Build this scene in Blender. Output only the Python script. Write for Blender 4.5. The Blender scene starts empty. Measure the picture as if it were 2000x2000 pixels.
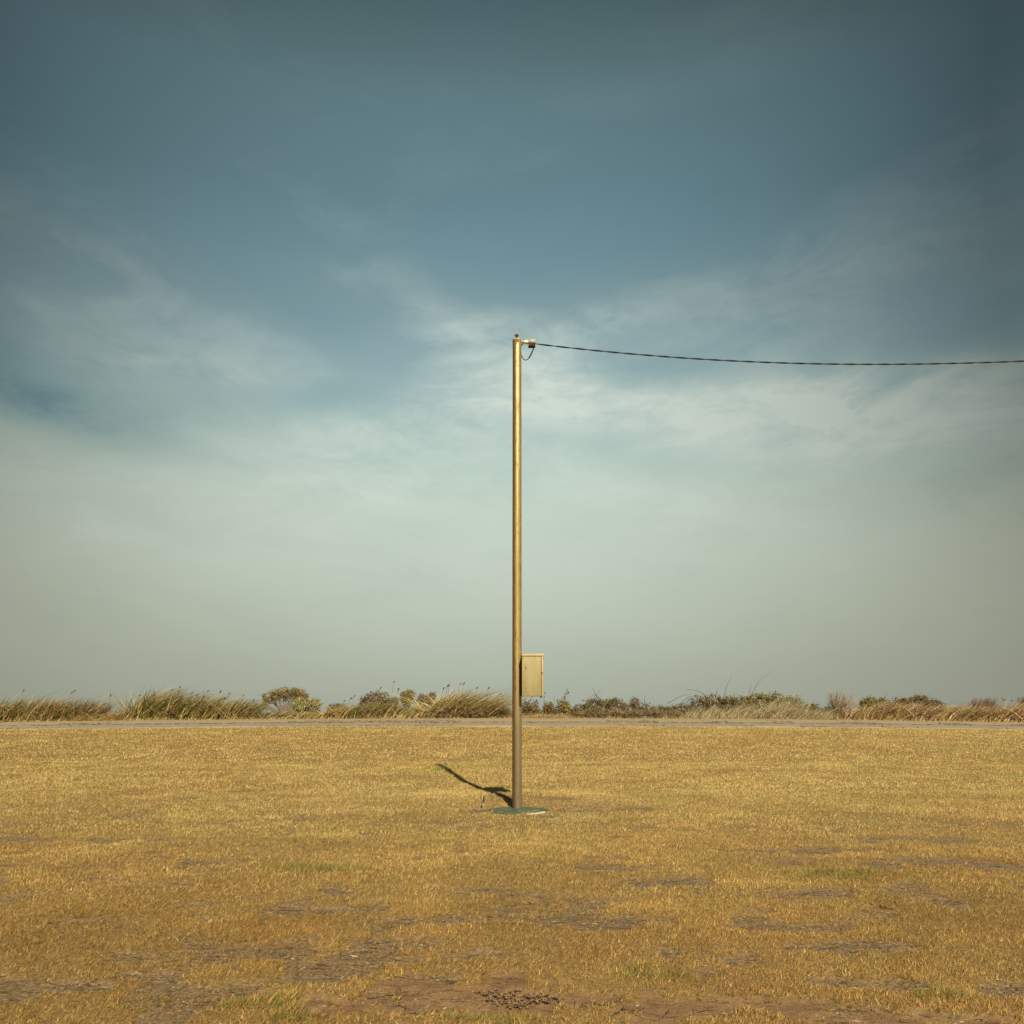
import bpy, bmesh, math
import numpy as np
from mathutils import Vector

# =====================================================================
#  CAMERA, SKY, SUN, EXPOSURE
# =====================================================================
scene = bpy.context.scene
COL = scene.collection
F = 1600.0          # focal length in photo pixels (2000 px wide)
HOR = 1372.0        # horizon row
EYE = 1.6

cam_d = bpy.data.cameras.new("camera")
cam = bpy.data.objects.new("camera", cam_d)
COL.objects.link(cam)
cam.location = (0, 0, EYE)
cam.rotation_euler = (math.radians(90), 0, 0)
cam_d.sensor_width = 36.0
cam_d.lens = 36.0 * F / 2000.0
cam_d.shift_y = (HOR - 1000.0) / 2000.0
cam_d.clip_start = 0.05
cam_d.clip_end = 60000
scene.camera = cam

vs = scene.view_settings
vs.view_transform = 'Standard'
vs.look = 'None'
vs.exposure = 0.40
vs.gamma = 1.0
vs.use_curve_mapping = False

SUN_DIR = Vector((-2.04, 9.1, -7.1)).normalized()     # the way the light travels
sun_d = bpy.data.lights.new("sun", 'SUN')
sun_d.energy = 4.9
sun_d.angle = math.radians(0.53)
sun_d.color = (1.0, 0.90, 0.70)
sun = bpy.data.objects.new("sun", sun_d)
COL.objects.link(sun)
sun.rotation_euler = SUN_DIR.to_track_quat('-Z', 'Y').to_euler()
sun.location = (8, -20, 30)


def srgb(r, g, b):
    out = []
    for c in (r, g, b):
        c /= 255.0
        out.append(c / 12.92 if c <= 0.04045 else ((c + 0.055) / 1.055) ** 2.4)
    return tuple(out)


class NT:
    """small helper for building node trees"""
    def __init__(self, tree):
        self.t = tree
        tree.nodes.clear()

    def n(self, typ, **kw):
        nd = self.t.nodes.new(typ)
        for k, v in kw.items():
            if k.startswith('i_'):
                nd.inputs[k[2:].replace('_', ' ')].default_value = v
            else:
                setattr(nd, k, v)
        return nd

    def l(self, a, b):
        self.t.links.new(a, b)

    def val(self, sock, x):
        if hasattr(x, 'is_output'):
            self.l(x, sock)
        else:
            sock.default_value = x

    def math(self, op, a, b=None, c=None, clamp=False):
        nd = self.n('ShaderNodeMath', operation=op, use_clamp=clamp)
        self.val(nd.inputs[0], a)
        if b is not None:
            self.val(nd.inputs[1], b)
        if c is not None:
            self.val(nd.inputs[2], c)
        return nd.outputs[0]

    def mix(self, fac, a, b, mode='MIX'):
        nd = self.n('ShaderNodeMix', data_type='RGBA', blend_type=mode)
        self.val(nd.inputs[0], fac)
        for s, x in ((nd.inputs[6], a), (nd.inputs[7], b)):
            if hasattr(x, 'is_output'):
                self.l(x, s)
            else:
                s.default_value = (x[0], x[1], x[2], 1)
        return nd.outputs[2]

    def ramp(self, fac, stops, interp='LINEAR'):
        nd = self.n('ShaderNodeValToRGB')
        nd.color_ramp.interpolation = interp
        els = nd.color_ramp.elements
        while len(els) < len(stops):
            els.new(0.5)
        for e, (p, c) in zip(els, stops):
            e.position = p
            if isinstance(c, (int, float)):
                c = (c, c, c)
            e.color = (c[0], c[1], c[2], 1)
        self.val(nd.inputs[0], fac)
        return nd.outputs[0]

    def noise(self, vec, scale, detail=4.0, rough=0.55, dist=0.0):
        nd = self.n('ShaderNodeTexNoise')
        self.l(vec, nd.inputs['Vector'])
        nd.inputs['Scale'].default_value = scale
        nd.inputs['Detail'].default_value = detail
        nd.inputs['Roughness'].default_value = rough
        nd.inputs['Distortion'].default_value = dist
        return nd.outputs['Fac']

    def comb(self, x, y, z):
        nd = self.n('ShaderNodeCombineXYZ')
        for s, v in zip(nd.inputs, (x, y, z)):
            self.val(s, v)
        return nd.outputs[0]

    def scalevec(self, vec, sc, off=(0, 0, 0)):
        nd = self.n('ShaderNodeMapping')
        self.l(vec, nd.inputs['Vector'])
        nd.inputs['Scale'].default_value = sc
        nd.inputs['Location'].default_value = off
        return nd.outputs[0]


world = bpy.data.worlds.new("World")
scene.world = world
world.use_nodes = True
w = NT(world.node_tree)
tc = w.n('ShaderNodeTexCoord')
sep = w.n('ShaderNodeSeparateXYZ')
w.l(tc.outputs['Generated'], sep.inputs[0])
sx, sy, sz = sep.outputs
zc = w.math('MAXIMUM', sz, 0.0)

nish = w.n('ShaderNodeTexSky', sky_type='NISHITA')
nish.sun_disc = False
nish.sun_elevation = math.radians(37.3)
nish.sun_rotation = math.atan2(2.04, -9.1)
nish.dust_density = 3.0
nish.air_density = 1.2
nish.ozone_density = 2.0
nish_n = w.mix(1.0, nish.outputs[0], (0.62, 0.62, 0.48), 'MULTIPLY')

SKY_GAIN = 10.0 / (2 ** 0.40)     # ramp holds picture brightness; the Background strength is 0.1
def sk(r, g, b):
    return srgb(r, g, b)
ramp = w.ramp(w.math('MULTIPLY', zc, 1.25, clamp=True), [
    (0.000, sk(171, 178, 163)), (0.056, sk(178, 186, 170)), (0.134, sk(190, 200, 184)), (0.210, sk(198, 210, 195)),
    (0.2825, sk(196, 211, 195)), (0.354, sk(184, 205, 195)), (0.421, sk(160, 187, 186)), (0.484, sk(145, 173, 177)),
    (0.544, sk(131, 158, 164)), (0.600, sk(114, 145, 154)), (0.649, sk(104, 134, 143)), (0.739, sk(96, 124, 131)),
    (0.777, sk(87, 111, 115)), (0.814, sk(74, 97, 102)), (1.000, sk(58, 78, 84))])
rampg = w.n('ShaderNodeVectorMath', operation='SCALE')
w.l(ramp, rampg.inputs[0])
rampg.inputs['Scale'].default_value = SKY_GAIN
base = w.mix(0.94, nish_n, rampg.outputs[0])

# cirrus: banks at their own azimuth and elevation, combed into fibres by noise on the sky sphere
az = w.math('ARCTAN2', sx, sy)
el = w.math('ARCSINE', zc)
avec = w.comb(az, el, 0.0)


def mapped(rot, sc, off):
    nd = w.n('ShaderNodeMapping')
    w.l(avec, nd.inputs['Vector'])
    nd.inputs['Rotation'].default_value = (0, 0, math.radians(rot))
    nd.inputs['Scale'].default_value = sc
    nd.inputs['Location'].default_value = off
    return nd.outputs[0]


warp = w.noise(mapped(0, (3.2, 4.5, 1), (3.1, 1.7, 0)), 1.0, 4.0)
big = w.noise(mapped(14, (2.6, 5.2, 1), (0.35, 4.4, 0)), 1.0, 5.0, 0.55, 0.4)
streak = w.noise(mapped(24, (5.5, 17.0, 1), (7.3, 2.2, 0)), 1.0, 8.0, 0.62, 0.9)
streak2 = w.noise(mapped(-16, (5.0, 15.0, 1), (2.3, 6.2, 0)), 1.0, 8.0, 0.62, 0.9)
lr = w.ramp(w.math('ADD', w.math('MULTIPLY', az, 0.8), 0.45), [(0.25, 0.0), (0.75, 1.0)])
strk = w.math('ADD', w.math('MULTIPLY', streak, w.math('SUBTRACT', 1.0, lr)), w.math('MULTIPLY', streak2, lr))
fine = w.noise(mapped(8, (26.0, 60.0, 1), (1.3, 9.2, 0)), 1.0, 6.0, 0.7, 0.6)
m = w.math('ADD', w.math('MULTIPLY', big, 0.45), w.math('MULTIPLY', strk, 0.55))
m = w.math('ADD', m, w.math('MULTIPLY', w.math('SUBTRACT', fine, 0.5), 0.12))
win = w.ramp(zc, [(0.0, 0.10), (0.12, 0.35), (0.26, 0.85), (0.40, 0.70), (0.50, 0.24), (0.62, 0.12), (1.0, 0.12)], 'EASE')
azw = w.math('ADD', az, w.math('MULTIPLY', w.math('SUBTRACT', warp, 0.5), 0.16))
elw = w.math('ADD', el, w.math('MULTIPLY', w.math('SUBTRACT', big, 0.5), 0.11))


def wisp(px, py, rx, ry, tilt, amp):
    """one cirrus bank (or clearer gap) at its azimuth and elevation, soft gaussian edge"""
    a0 = math.atan2(px - 1000.0, F)
    e0 = math.atan2(HOR - py, math.hypot(px - 1000.0, F))
    c_, s_ = math.cos(math.radians(tilt)), math.sin(math.radians(tilt))
    da = w.math('SUBTRACT', azw, a0)
    de = w.math('SUBTRACT', elw, e0)
    u = w.math('ADD', w.math('MULTIPLY', da, c_ * F / rx), w.math('MULTIPLY', de, s_ * F / rx))
    v = w.math('SUBTRACT', w.math('MULTIPLY', de, c_ * F / ry), w.math('MULTIPLY', da, s_ * F / ry))
    r2 = w.math('ADD', w.math('MULTIPLY', u, u), w.math('MULTIPLY', v, v))
    return w.math('MULTIPLY', w.math('EXPONENT', w.math('MULTIPLY', r2, -1.0)), amp)


WISPS = [(900, 650, 230, 70, -26, 0.27), (1080, 770, 220, 80, -34, 0.24), (330, 680, 260, 90, -24, 0.13), (1620, 805, 380, 72, -9, 0.85),
         (480, 905, 360, 80, 6, 0.46), (1170, 640, 160, 40, 12, 0.26), (1500, 560, 460, 100, 14, 0.05), (960, 800, 560, 90, 0, 0.36),
         (1400, 960, 560, 90, -4, 0.30), (90, 960, 200, 60, -20, 0.26), (640, 1010, 460, 70, 4, 0.30),
         (170, 790, 330, 62, -14, -0.62), (240, 985, 150, 34, -8, -0.34), (1230, 880, 190, 40, -6, -0.40), (1900, 935, 200, 46, 4, -0.32),
         (1120, 470, 420, 80, 12, -0.26), (610, 770, 200, 46, 8, -0.44), (1330, 715, 220, 36, -8, -0.38), (560, 600, 160, 46, -20, -0.22),
         (1900, 640, 220, 60, 8, -0.24)]
tot = None
for wz in WISPS:
    g = wisp(*wz)
    tot = g if tot is None else w.math('ADD', tot, g)
mod = w.ramp(w.math('ADD', w.math('MULTIPLY', strk, 0.75), w.math('MULTIPLY', fine, 0.25)), [(0.36, 0.22), (0.50, 0.60), (0.64, 1.0)])
tot = w.math('MULTIPLY', tot, w.math('MULTIPLY', mod, 1.85))
tot = w.math('ADD', tot, w.math('MULTIPLY', w.math('MULTIPLY', w.math('SUBTRACT', m, 0.49), 1.6), win))
fac = w.math('MULTIPLY', tot, 1.0, clamp=True)
cloud_c = sk(208, 220, 209)
cloud = tuple(c_ * SKY_GAIN for c_ in cloud_c)
skyc = w.mix(fac, base, cloud)
neg = w.math('MULTIPLY', tot, -1.0, clamp=True)
bl = sk(100, 142, 156)
skyc = w.mix(neg, skyc, tuple(c_ * SKY_GAIN for c_ in bl))
# a vignette painted into the sky colour, darker to either side
sxo = w.math('ADD', sx, 0.035)
x2 = w.math('MULTIPLY', sxo, sxo)
side = w.math('MULTIPLY', x2, w.math('ADD', 0.98, w.math('MULTIPLY', zc, 3.7)))
dim = w.math('MAXIMUM', w.math('SUBTRACT', 1.0, side), 0.38)
# dust low down, warmer to either side
dust = w.math('MULTIPLY', w.math('MULTIPLY', x2, 3.6, clamp=True), w.ramp(zc, [(0.0, 1.0), (0.16, 0.9), (0.30, 0.0)]))
skyc = w.mix(dust, skyc, w.mix(1.0, skyc, (1.05, 1.0, 0.95), 'MULTIPLY'))
skyf = w.n('ShaderNodeVectorMath', operation='SCALE')
w.l(skyc, skyf.inputs[0])
w.l(dim, skyf.inputs['Scale'])
bg = w.n('ShaderNodeBackground')
bg.inputs['Strength'].default_value = 0.1
w.l(skyf.outputs[0], bg.inputs['Color'])
wo = w.n('ShaderNodeOutputWorld')
w.l(bg.outputs[0], wo.inputs['Surface'])

# =====================================================================
#  HELPERS
# =====================================================================
rng = np.random.default_rng(20)


def _hash(ix, iy, seed):
    h = (ix.astype(np.int64) * 374761393 + iy.astype(np.int64) * 668265263 + seed * 974711) & 0xFFFFFFFF
    h = ((h ^ (h >> 13)) * 1274126177) & 0xFFFFFFFF
    h = h ^ (h >> 16)
    return (h & 0xFFFF) / 65535.0


def vnoise(x, y, seed=0):
    ix, iy = np.floor(x), np.floor(y)
    fx, fy = x - ix, y - iy
    fx = fx * fx * (3 - 2 * fx)
    fy = fy * fy * (3 - 2 * fy)
    a = _hash(ix, iy, seed); b = _hash(ix + 1, iy, seed)
    c = _hash(ix, iy + 1, seed); d = _hash(ix + 1, iy + 1, seed)
    return (a * (1 - fx) + b * fx) * (1 - fy) + (c * (1 - fx) + d * fx) * fy


def fbm(x, y, seed=0, octv=4):
    s, a, t = 0.0, 0.5, 0.0
    for k in range(octv):
        s = s + a * vnoise(x, y, seed + 17 * k)
        t += a
        a *= 0.5
        x, y = x * 2.03 + 5.1, y * 2.03 + 1.7
    return s / t


def sst(a, b, x):
    t = np.clip((x - a) / (b - a), 0, 1)
    return t * t * (3 - 2 * t)


ROAD0, ROAD1, VERGE1 = 36.0, 39.5, 44.5


def ground_raw(x, y):
    """the lie of the land, without the small bumps"""
    z = 0.565 * sst(20.5, 36.5, y) + 0.173 * sst(35.0, 45.0, y)
    z = z - 0.00029 * np.minimum(x * x, 900.0) * sst(20.0, 36.0, y)
    z = z - 5.6 * sst(53.0, 95.0, y)
    return z


def px2ground(px, py):
    """a photo pixel on the flat lawn -> ground point"""
    d = F * EYE / (py - HOR)
    return (px - 1000.0) * d / F, d


def ell(x, y, px, py, rx, ry, wob):
    cx_, cy_ = px2ground(px, py)
    ax = rx * cy_ / F
    ay = cy_ * ry / (py - HOR)
    return 1.0 - (np.sqrt(((x - cx_) / ax) ** 2 + ((y - cy_) / ay) ** 2) + wob)


SOIL = [(1000, 1948, 320, 38), (1005, 1906, 66, 28), (1330, 1968, 250, 30), (1690, 1988, 190, 18), (780, 1964, 170, 26),
        (1713, 1776, 24, 6), (1075, 1915, 90, 14), (1150, 1950, 120, 26), (1920, 1990, 90, 10)]
THIN = [(130, 1925, 130, 16), (250, 1905, 70, 9), (330, 1930, 80, 11), (560, 1920, 50, 8), (180, 1718, 34, 6),
        (500, 1655, 26, 4), (690, 1775, 110, 8), (1120, 1762, 170, 11), (1300, 1722, 140, 12), (1800, 1680, 190, 12),
        (1590, 1664, 150, 9), (1680, 1790, 80, 7), (1870, 1768, 60, 7), (1780, 1925, 90, 14), (930, 1742, 80, 6),
        (1960, 1692, 90, 9), (1190, 1695, 90, 7), (780, 1870, 70, 8), (940, 1860, 80, 10), (380, 1768, 40, 6),
        (300, 1668, 30, 4), (1330, 1862, 70, 10), (60, 1690, 60, 5), (720, 1700, 40, 5), (1450, 1850, 60, 10),
        (1600, 1915, 70, 10), (1240, 1582, 50, 3), (350, 1560, 30, 2), (480, 1546, 40, 2), (60, 1576, 40, 2),
        (1150, 1585, 60, 3), (1545, 1690, 70, 8), (1980, 1930, 80, 16), (860, 1906, 60, 10), (928, 1586, 36, 5), (1090, 1570, 44, 4), (985, 1567, 50, 3), (1060, 1597, 50, 2.5),
        (420, 1437, 160, 2.5), (1150, 1800, 200, 14), (850, 1795, 160, 10), (1560, 1745, 150, 10), (200, 1800, 160, 10), (1700, 1850, 160, 12)]
GREEN = [(1290, 1903, 150, 20), (1000, 1990, 80, 16), (1545, 1965, 90, 22), (1840, 1945, 90, 16), (450, 1955, 260, 26),
         (560, 1985, 70, 14), (900, 1990, 70, 12), (860, 1500, 60, 8), (1650, 1710, 120, 12), (640, 1700, 200, 14)]


def patch_masks(x, y):
    wob = (fbm(x * 2.6, y * 2.6, 5, 4) - 0.5) * 1.5
    wob2 = (fbm(x * 8.0, y * 8.0, 9, 4) - 0.5) * 1.5
    soil = np.full(x.shape, -9.0)
    for e in SOIL:
        soil = np.maximum(soil, ell(x, y, *e, wob + wob2))
    thin = np.full(x.shape, -9.0)
    for e in THIN:
        thin = np.maximum(thin, ell(x, y, *e, wob * 1.1 + wob2))
    green = np.full(x.shape, -9.0)
    for e in GREEN:
        green = np.maximum(green, ell(x, y, *e, wob))
    soil = sst(-0.02, 0.30, soil)
    thin = sst(-0.05, 0.6, thin)
    # scattered small worn spots all over the near lawn
    sp = fbm(x * 1.7, y * 2.4, 31, 4)
    near = 1 - sst(9.0, 15.0, y)
    thin = np.maximum(thin, sst(0.60, 0.74, sp) * 0.85 * near)
    return soil, thin, sst(0.0, 0.8, green)


def zt(x, y):
    x = np.asarray(x, float); y = np.asarray(y, float)
    z = ground_raw(x, y)
    lawn = 1 - sst(33.0, 35.5, y)
    z = z + 0.085 * sst(12.25, 13.0, y) * (1 - sst(13.1, 15.2, y)) * np.exp(-((x + 0.3) / 2.2) ** 2)
    z = z - 0.035 * np.exp(-((y - 16.9) / 1.2) ** 2 - ((x + 0.9) / 2.6) ** 2)
    z = z + (fbm(x * 0.35, y * 0.35, 2, 3) - 0.5) * 0.05 * lawn * sst(2.0, 6.0, y + 2)
    return z


def ztf(x, y):
    return float(zt(np.array([x]), np.array([y]))[0])


def P(px, py, d):
    return Vector(((px - 1000.0) * d / F, d, EYE + (HOR - py) * d / F))


# ---------------------------------------------------------------- objects
def link(o):
    COL.objects.link(o)
    return o


def tag(o, label=None, cat=None, group=None, kind=None):
    if label:
        o['label'] = label
    if cat:
        o['category'] = cat
    if group:
        o['group'] = group
    if kind:
        o['kind'] = kind
    return o


def empty(name, loc):
    o = bpy.data.objects.new(name, None)
    o.empty_display_size = 0.2
    o.location = loc
    return link(o)


def mesh_np(name, verts, tris=None, quads=None, mat=None, parent=None, tint=None, smooth=False, attrs=None):
    """fast mesh from numpy arrays; tint = per-vertex colour of the material itself"""
    verts = np.asarray(verts, np.float32).reshape(-1, 3)
    me = bpy.data.meshes.new(name)
    nt = 0 if tris is None else len(tris)
    nq = 0 if quads is None else len(quads)
    me.vertices.add(len(verts))
    me.vertices.foreach_set('co', verts.ravel())
    loops = []
    if nt:
        loops.append(np.asarray(tris, np.int32).ravel())
    if nq:
        loops.append(np.asarray(quads, np.int32).ravel())
    loops = np.concatenate(loops)
    me.loops.add(len(loops))
    me.loops.foreach_set('vertex_index', loops)
    me.polygons.add(nt + nq)
    tot = np.concatenate([np.full(nt, 3, np.int32), np.full(nq, 4, np.int32)])
    st = np.concatenate([[0], np.cumsum(tot)[:-1]]).astype(np.int32)
    me.polygons.foreach_set('loop_start', st)
    me.polygons.foreach_set('loop_total', tot)
    if smooth:
        me.polygons.foreach_set('use_smooth', np.ones(nt + nq, bool))
    me.update(calc_edges=True)
    if tint is not None:
        ca = me.color_attributes.new('tint', 'FLOAT_COLOR', 'POINT')
        t4 = np.ones((len(verts), 4), np.float32)
        t4[:, :3] = tint
        ca.data.foreach_set('color', t4.ravel())
    for k, v in (attrs or {}).items():
        at = me.attributes.new(k, 'FLOAT', 'POINT')
        at.data.foreach_set('value', np.asarray(v, np.float32))
    if mat:
        me.materials.append(mat)
    o = bpy.data.objects.new(name, me)
    link(o)
    if parent:
        o.parent = parent
    return o


def bm_obj(name, bm, mat, parent=None, smooth=True):
    me = bpy.data.meshes.new(name)
    bmesh.ops.recalc_face_normals(bm, faces=bm.faces)
    bm.to_mesh(me)
    bm.free()
    if smooth:
        for p in me.polygons:
            p.use_smooth = True
        me.set_sharp_from_angle(angle=math.radians(40))
    me.materials.append(mat)
    o = bpy.data.objects.new(name, me)
    link(o)
    if parent:
        o.parent = parent
    return o


def bm_tube(bm, pts, radii, sides=8, cap=True):
    pts = [Vector(p) for p in pts]
    if not hasattr(radii, '__len__'):
        radii = [radii] * len(pts)
    rings = []
    ref = Vector((0, 0, 1))
    t0 = (pts[1] - pts[0]).normalized()
    if abs(t0.dot(ref)) > 0.9:
        ref = Vector((0, 1, 0))
    nrm = t0.cross(ref).normalized()
    for i, p in enumerate(pts):
        a = pts[max(i - 1, 0)]
        b = pts[min(i + 1, len(pts) - 1)]
        t = (b - a).normalized()
        nrm = (nrm - t * nrm.dot(t)).normalized()
        bi = t.cross(nrm)
        rings.append([bm.verts.new(p + (nrm * math.cos(2 * math.pi * k / sides) + bi * math.sin(2 * math.pi * k / sides)) * radii[i])
                      for k in range(sides)])
    for r0, r1 in zip(rings, rings[1:]):
        for k in range(sides):
            bm.faces.new((r0[k], r0[(k + 1) % sides], r1[(k + 1) % sides], r1[k]))
    if cap:
        bm.faces.new(rings[0][::-1])
        bm.faces.new(rings[-1])


def bm_box(bm, lo, hi, bevel=0.0):
    r = bmesh.ops.create_cube(bm, size=1.0)
    vsx = r['verts']
    for v in vsx:
        v.co = Vector([lo[i] + (v.co[i] + 0.5) * (hi[i] - lo[i]) for i in range(3)])
    if bevel:
        ed = list({e for v in vsx for e in v.link_edges})
        bmesh.ops.bevel(bm, geom=ed, offset=bevel, segments=2, affect='EDGES', profile=0.5)


# ---------------------------------------------------------------- materials
def new_mat(name):
    m_ = bpy.data.materials.new(name)
    m_.use_nodes = True
    return m_, NT(m_.node_tree)


def finish(t, color, rough=0.8, spec=0.3, bump=None, bump_s=0.3, bump_d=0.01, metal=0.0):
    p = t.n('ShaderNodeBsdfPrincipled')
    t.val(p.inputs['Base Color'], color if hasattr(color, 'is_output') else (*color, 1))
    t.val(p.inputs['Roughness'], rough)
    p.inputs['Specular IOR Level'].default_value = spec
    t.val(p.inputs['Metallic'], metal)
    if bump is not None:
        b = t.n('ShaderNodeBump')
        b.inputs['Strength'].default_value = bump_s
        b.inputs['Distance'].default_value = bump_d
        t.l(bump, b.inputs['Height'])
        t.l(b.outputs[0], p.inputs['Normal'])
    o = t.n('ShaderNodeOutputMaterial')
    t.l(p.outputs[0], o.inputs['Surface'])
    return p


def leaf_mat(name, trans=0.25, rough=0.7, vary=0.25, nscale=9.0, spec=0.25):
    """plant tissue: the tint carried by each blade or leaf, a little see-through"""
    m_, t = new_mat(name)
    at = t.n('ShaderNodeVertexColor', layer_name='tint')
    geo = t.n('ShaderNodeNewGeometry')
    nz = t.noise(geo.outputs['Position'], nscale, 2.0)
    f = t.math('ADD', 1.0 - vary, t.math('MULTIPLY', nz, 2 * vary))
    sc = t.n('ShaderNodeVectorMath', operation='SCALE')
    t.l(at.outputs['Color'], sc.inputs[0])
    t.l(f, sc.inputs['Scale'])
    p = t.n('ShaderNodeBsdfPrincipled')
    t.l(sc.outputs[0], p.inputs['Base Color'])
    p.inputs['Roughness'].default_value = rough
    p.inputs['Specular IOR Level'].default_value = spec
    tr = t.n('ShaderNodeBsdfTranslucent')
    t.l(sc.outputs[0], tr.inputs['Color'])
    mx = t.n('ShaderNodeMixShader')
    mx.inputs[0].default_value = trans
    t.l(p.outputs[0], mx.inputs[1])
    t.l(tr.outputs[0], mx.inputs[2])
    o = t.n('ShaderNodeOutputMaterial')
    t.l(mx.outputs[0], o.inputs['Surface'])
    return m_


M = {}
M['grass'] = leaf_mat('dry_grass', 0.22, 0.75, 0.18, 3.0)
M['reed'] = leaf_mat('reed_blade', 0.25, 0.6, 0.25, 14.0)
M['leaf'] = leaf_mat('shrub_leaf', 0.18, 0.6, 0.3, 6.0)
M['twig'] = leaf_mat('dry_twig', 0.0, 0.85, 0.25, 12.0)

# ---- ground: soil under thatch
m_, t = new_mat('lawn_ground')
geo = t.n('ShaderNodeNewGeometry')
pos = geo.outputs['Position']
soil_a = t.n('ShaderNodeAttribute', attribute_name='soil')
thin_a = t.n('ShaderNodeAttribute', attribute_name='thin')
n1 = t.noise(pos, 3.0, 6.0, 0.6)
n2 = t.noise(pos, 45.0, 5.0, 0.7)
n3 = t.noise(pos, 160.0, 3.0, 0.7)
thatch = t.ramp(n2, [(0.30, (0.135, 0.078, 0.030)), (0.50, (0.29, 0.18, 0.070)), (0.70, (0.42, 0.29, 0.12))])
thatch = t.mix(t.math('MULTIPLY', n1, 0.35), thatch, (0.25, 0.19, 0.07))
greyth = t.ramp(n2, [(0.30, (0.09, 0.056, 0.030)), (0.50, (0.22, 0.145, 0.075)), (0.68, (0.40, 0.30, 0.18))])
soilc = t.ramp(n1, [(0.30, (0.29, 0.165, 0.075)), (0.50, (0.37, 0.218, 0.10)), (0.72, (0.44, 0.275, 0.135))])
soilc = t.mix(t.ramp(n3, [(0.35, 0.7), (0.55, 0.0)]), soilc, (0.14, 0.082, 0.042))
soilc = t.mix(t.ramp(t.noise(pos, 9.0, 6.0, 0.7), [(0.42, 0.0), (0.62, 0.7)]), soilc, (0.20, 0.12, 0.06))
thf = t.math('ADD', thin_a.outputs['Fac'], t.math('MULTIPLY', t.math('SUBTRACT', n2, 0.5), 0.9), clamp=True)
c = t.mix(thf, thatch, greyth)
sof = t.ramp(t.math('ADD', soil_a.outputs['Fac'], t.math('MULTIPLY', t.math('SUBTRACT', n2, 0.5), 0.7)), [(0.35, 0.0), (0.6, 1.0)])
c = t.mix(sof, c, soilc)
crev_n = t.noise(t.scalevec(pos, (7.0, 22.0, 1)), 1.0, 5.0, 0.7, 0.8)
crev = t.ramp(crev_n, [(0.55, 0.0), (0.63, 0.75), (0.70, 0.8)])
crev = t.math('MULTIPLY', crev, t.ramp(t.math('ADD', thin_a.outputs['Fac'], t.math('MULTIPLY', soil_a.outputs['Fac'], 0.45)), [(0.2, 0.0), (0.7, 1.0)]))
c = t.mix(crev, c, (0.085, 0.055, 0.032))  # shade under turf lips, painted as dark lines into the ground colour
hgt = t.math('SUBTRACT', t.math('ADD', n2, t.math('MULTIPLY', n3, 0.5)), t.math('MULTIPLY', crev, 0.8))
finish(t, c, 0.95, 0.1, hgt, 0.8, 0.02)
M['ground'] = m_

# ---- road
m_, t = new_mat('worn_asphalt')
geo = t.n('ShaderNodeNewGeometry')
pos = geo.outputs['Position']
sp = t.n('ShaderNodeSeparateXYZ')
t.l(pos, sp.inputs[0])
str_ = t.scalevec(pos, (0.35, 2.2, 1))
n1 = t.noise(str_, 1.2, 5.0, 0.6)
n2 = t.noise(pos, 14.0, 5.0, 0.75)
c = t.ramp(n2, [(0.30, (0.15, 0.125, 0.09)), (0.52, (0.265, 0.225, 0.16)), (0.72, (0.40, 0.345, 0.26))])
c = t.mix(t.ramp(n1, [(0.40, 0.0), (0.62, 0.75)]), c, (0.35, 0.28, 0.175))
edge = t.math('SUBTRACT', 1.0, t.math('DIVIDE', t.math('SUBTRACT', sp.outputs[1], ROAD0), 0.55), clamp=True)
edge = t.math('MULTIPLY', edge, t.ramp(t.noise(t.scalevec(pos, (0.2, 1, 1)), 1.0, 4.0), [(0.38, 0.1), (0.6, 0.95)]))
c = t.mix(edge, c, (0.58, 0.50, 0.38))
finish(t, c, 0.9, 0.2, n2, 0.4, 0.02)
M['road'] = m_

m_, t = new_mat('sandy_verge')
geo = t.n('ShaderNodeNewGeometry')
pos = geo.outputs['Position']
n1 = t.noise(t.scalevec(pos, (0.3, 1.3, 1)), 1.0, 5.0, 0.6)
n2 = t.noise(pos, 11.0, 5.0, 0.75)
c = t.ramp(n2, [(0.30, (0.19, 0.152, 0.098)), (0.52, (0.335, 0.275, 0.18)), (0.72, (0.47, 0.40, 0.28))])
c = t.mix(t.ramp(n1, [(0.42, 0.0), (0.62, 0.75)]), c, (0.35, 0.25, 0.12))
finish(t, c, 0.95, 0.1, n2, 0.5, 0.03)
M['verge'] = m_

m_, t = new_mat('dark_earth_edge')
geo = t.n('ShaderNodeNewGeometry')
n2 = t.noise(t.scalevec(geo.outputs['Position'], (0.5, 1, 1)), 6.0, 5.0, 0.7)
c = t.ramp(n2, [(0.35, (0.08, 0.055, 0.035)), (0.62, (0.26, 0.195, 0.125))])
finish(t, c, 0.95, 0.1)
M['earth'] = m_

m_, t = new_mat('sea_water')
geo = t.n('ShaderNodeNewGeometry')
n2 = t.noise(t.scalevec(geo.outputs['Position'], (0.1, 0.5, 1)), 0.4, 4.0)
c = t.ramp(n2, [(0.3, (0.16, 0.195, 0.19)), (0.7, (0.20, 0.235, 0.225))])
finish(t, c, 0.22, 0.5, n2, 0.12, 0.2)
M['sea'] = m_

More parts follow.
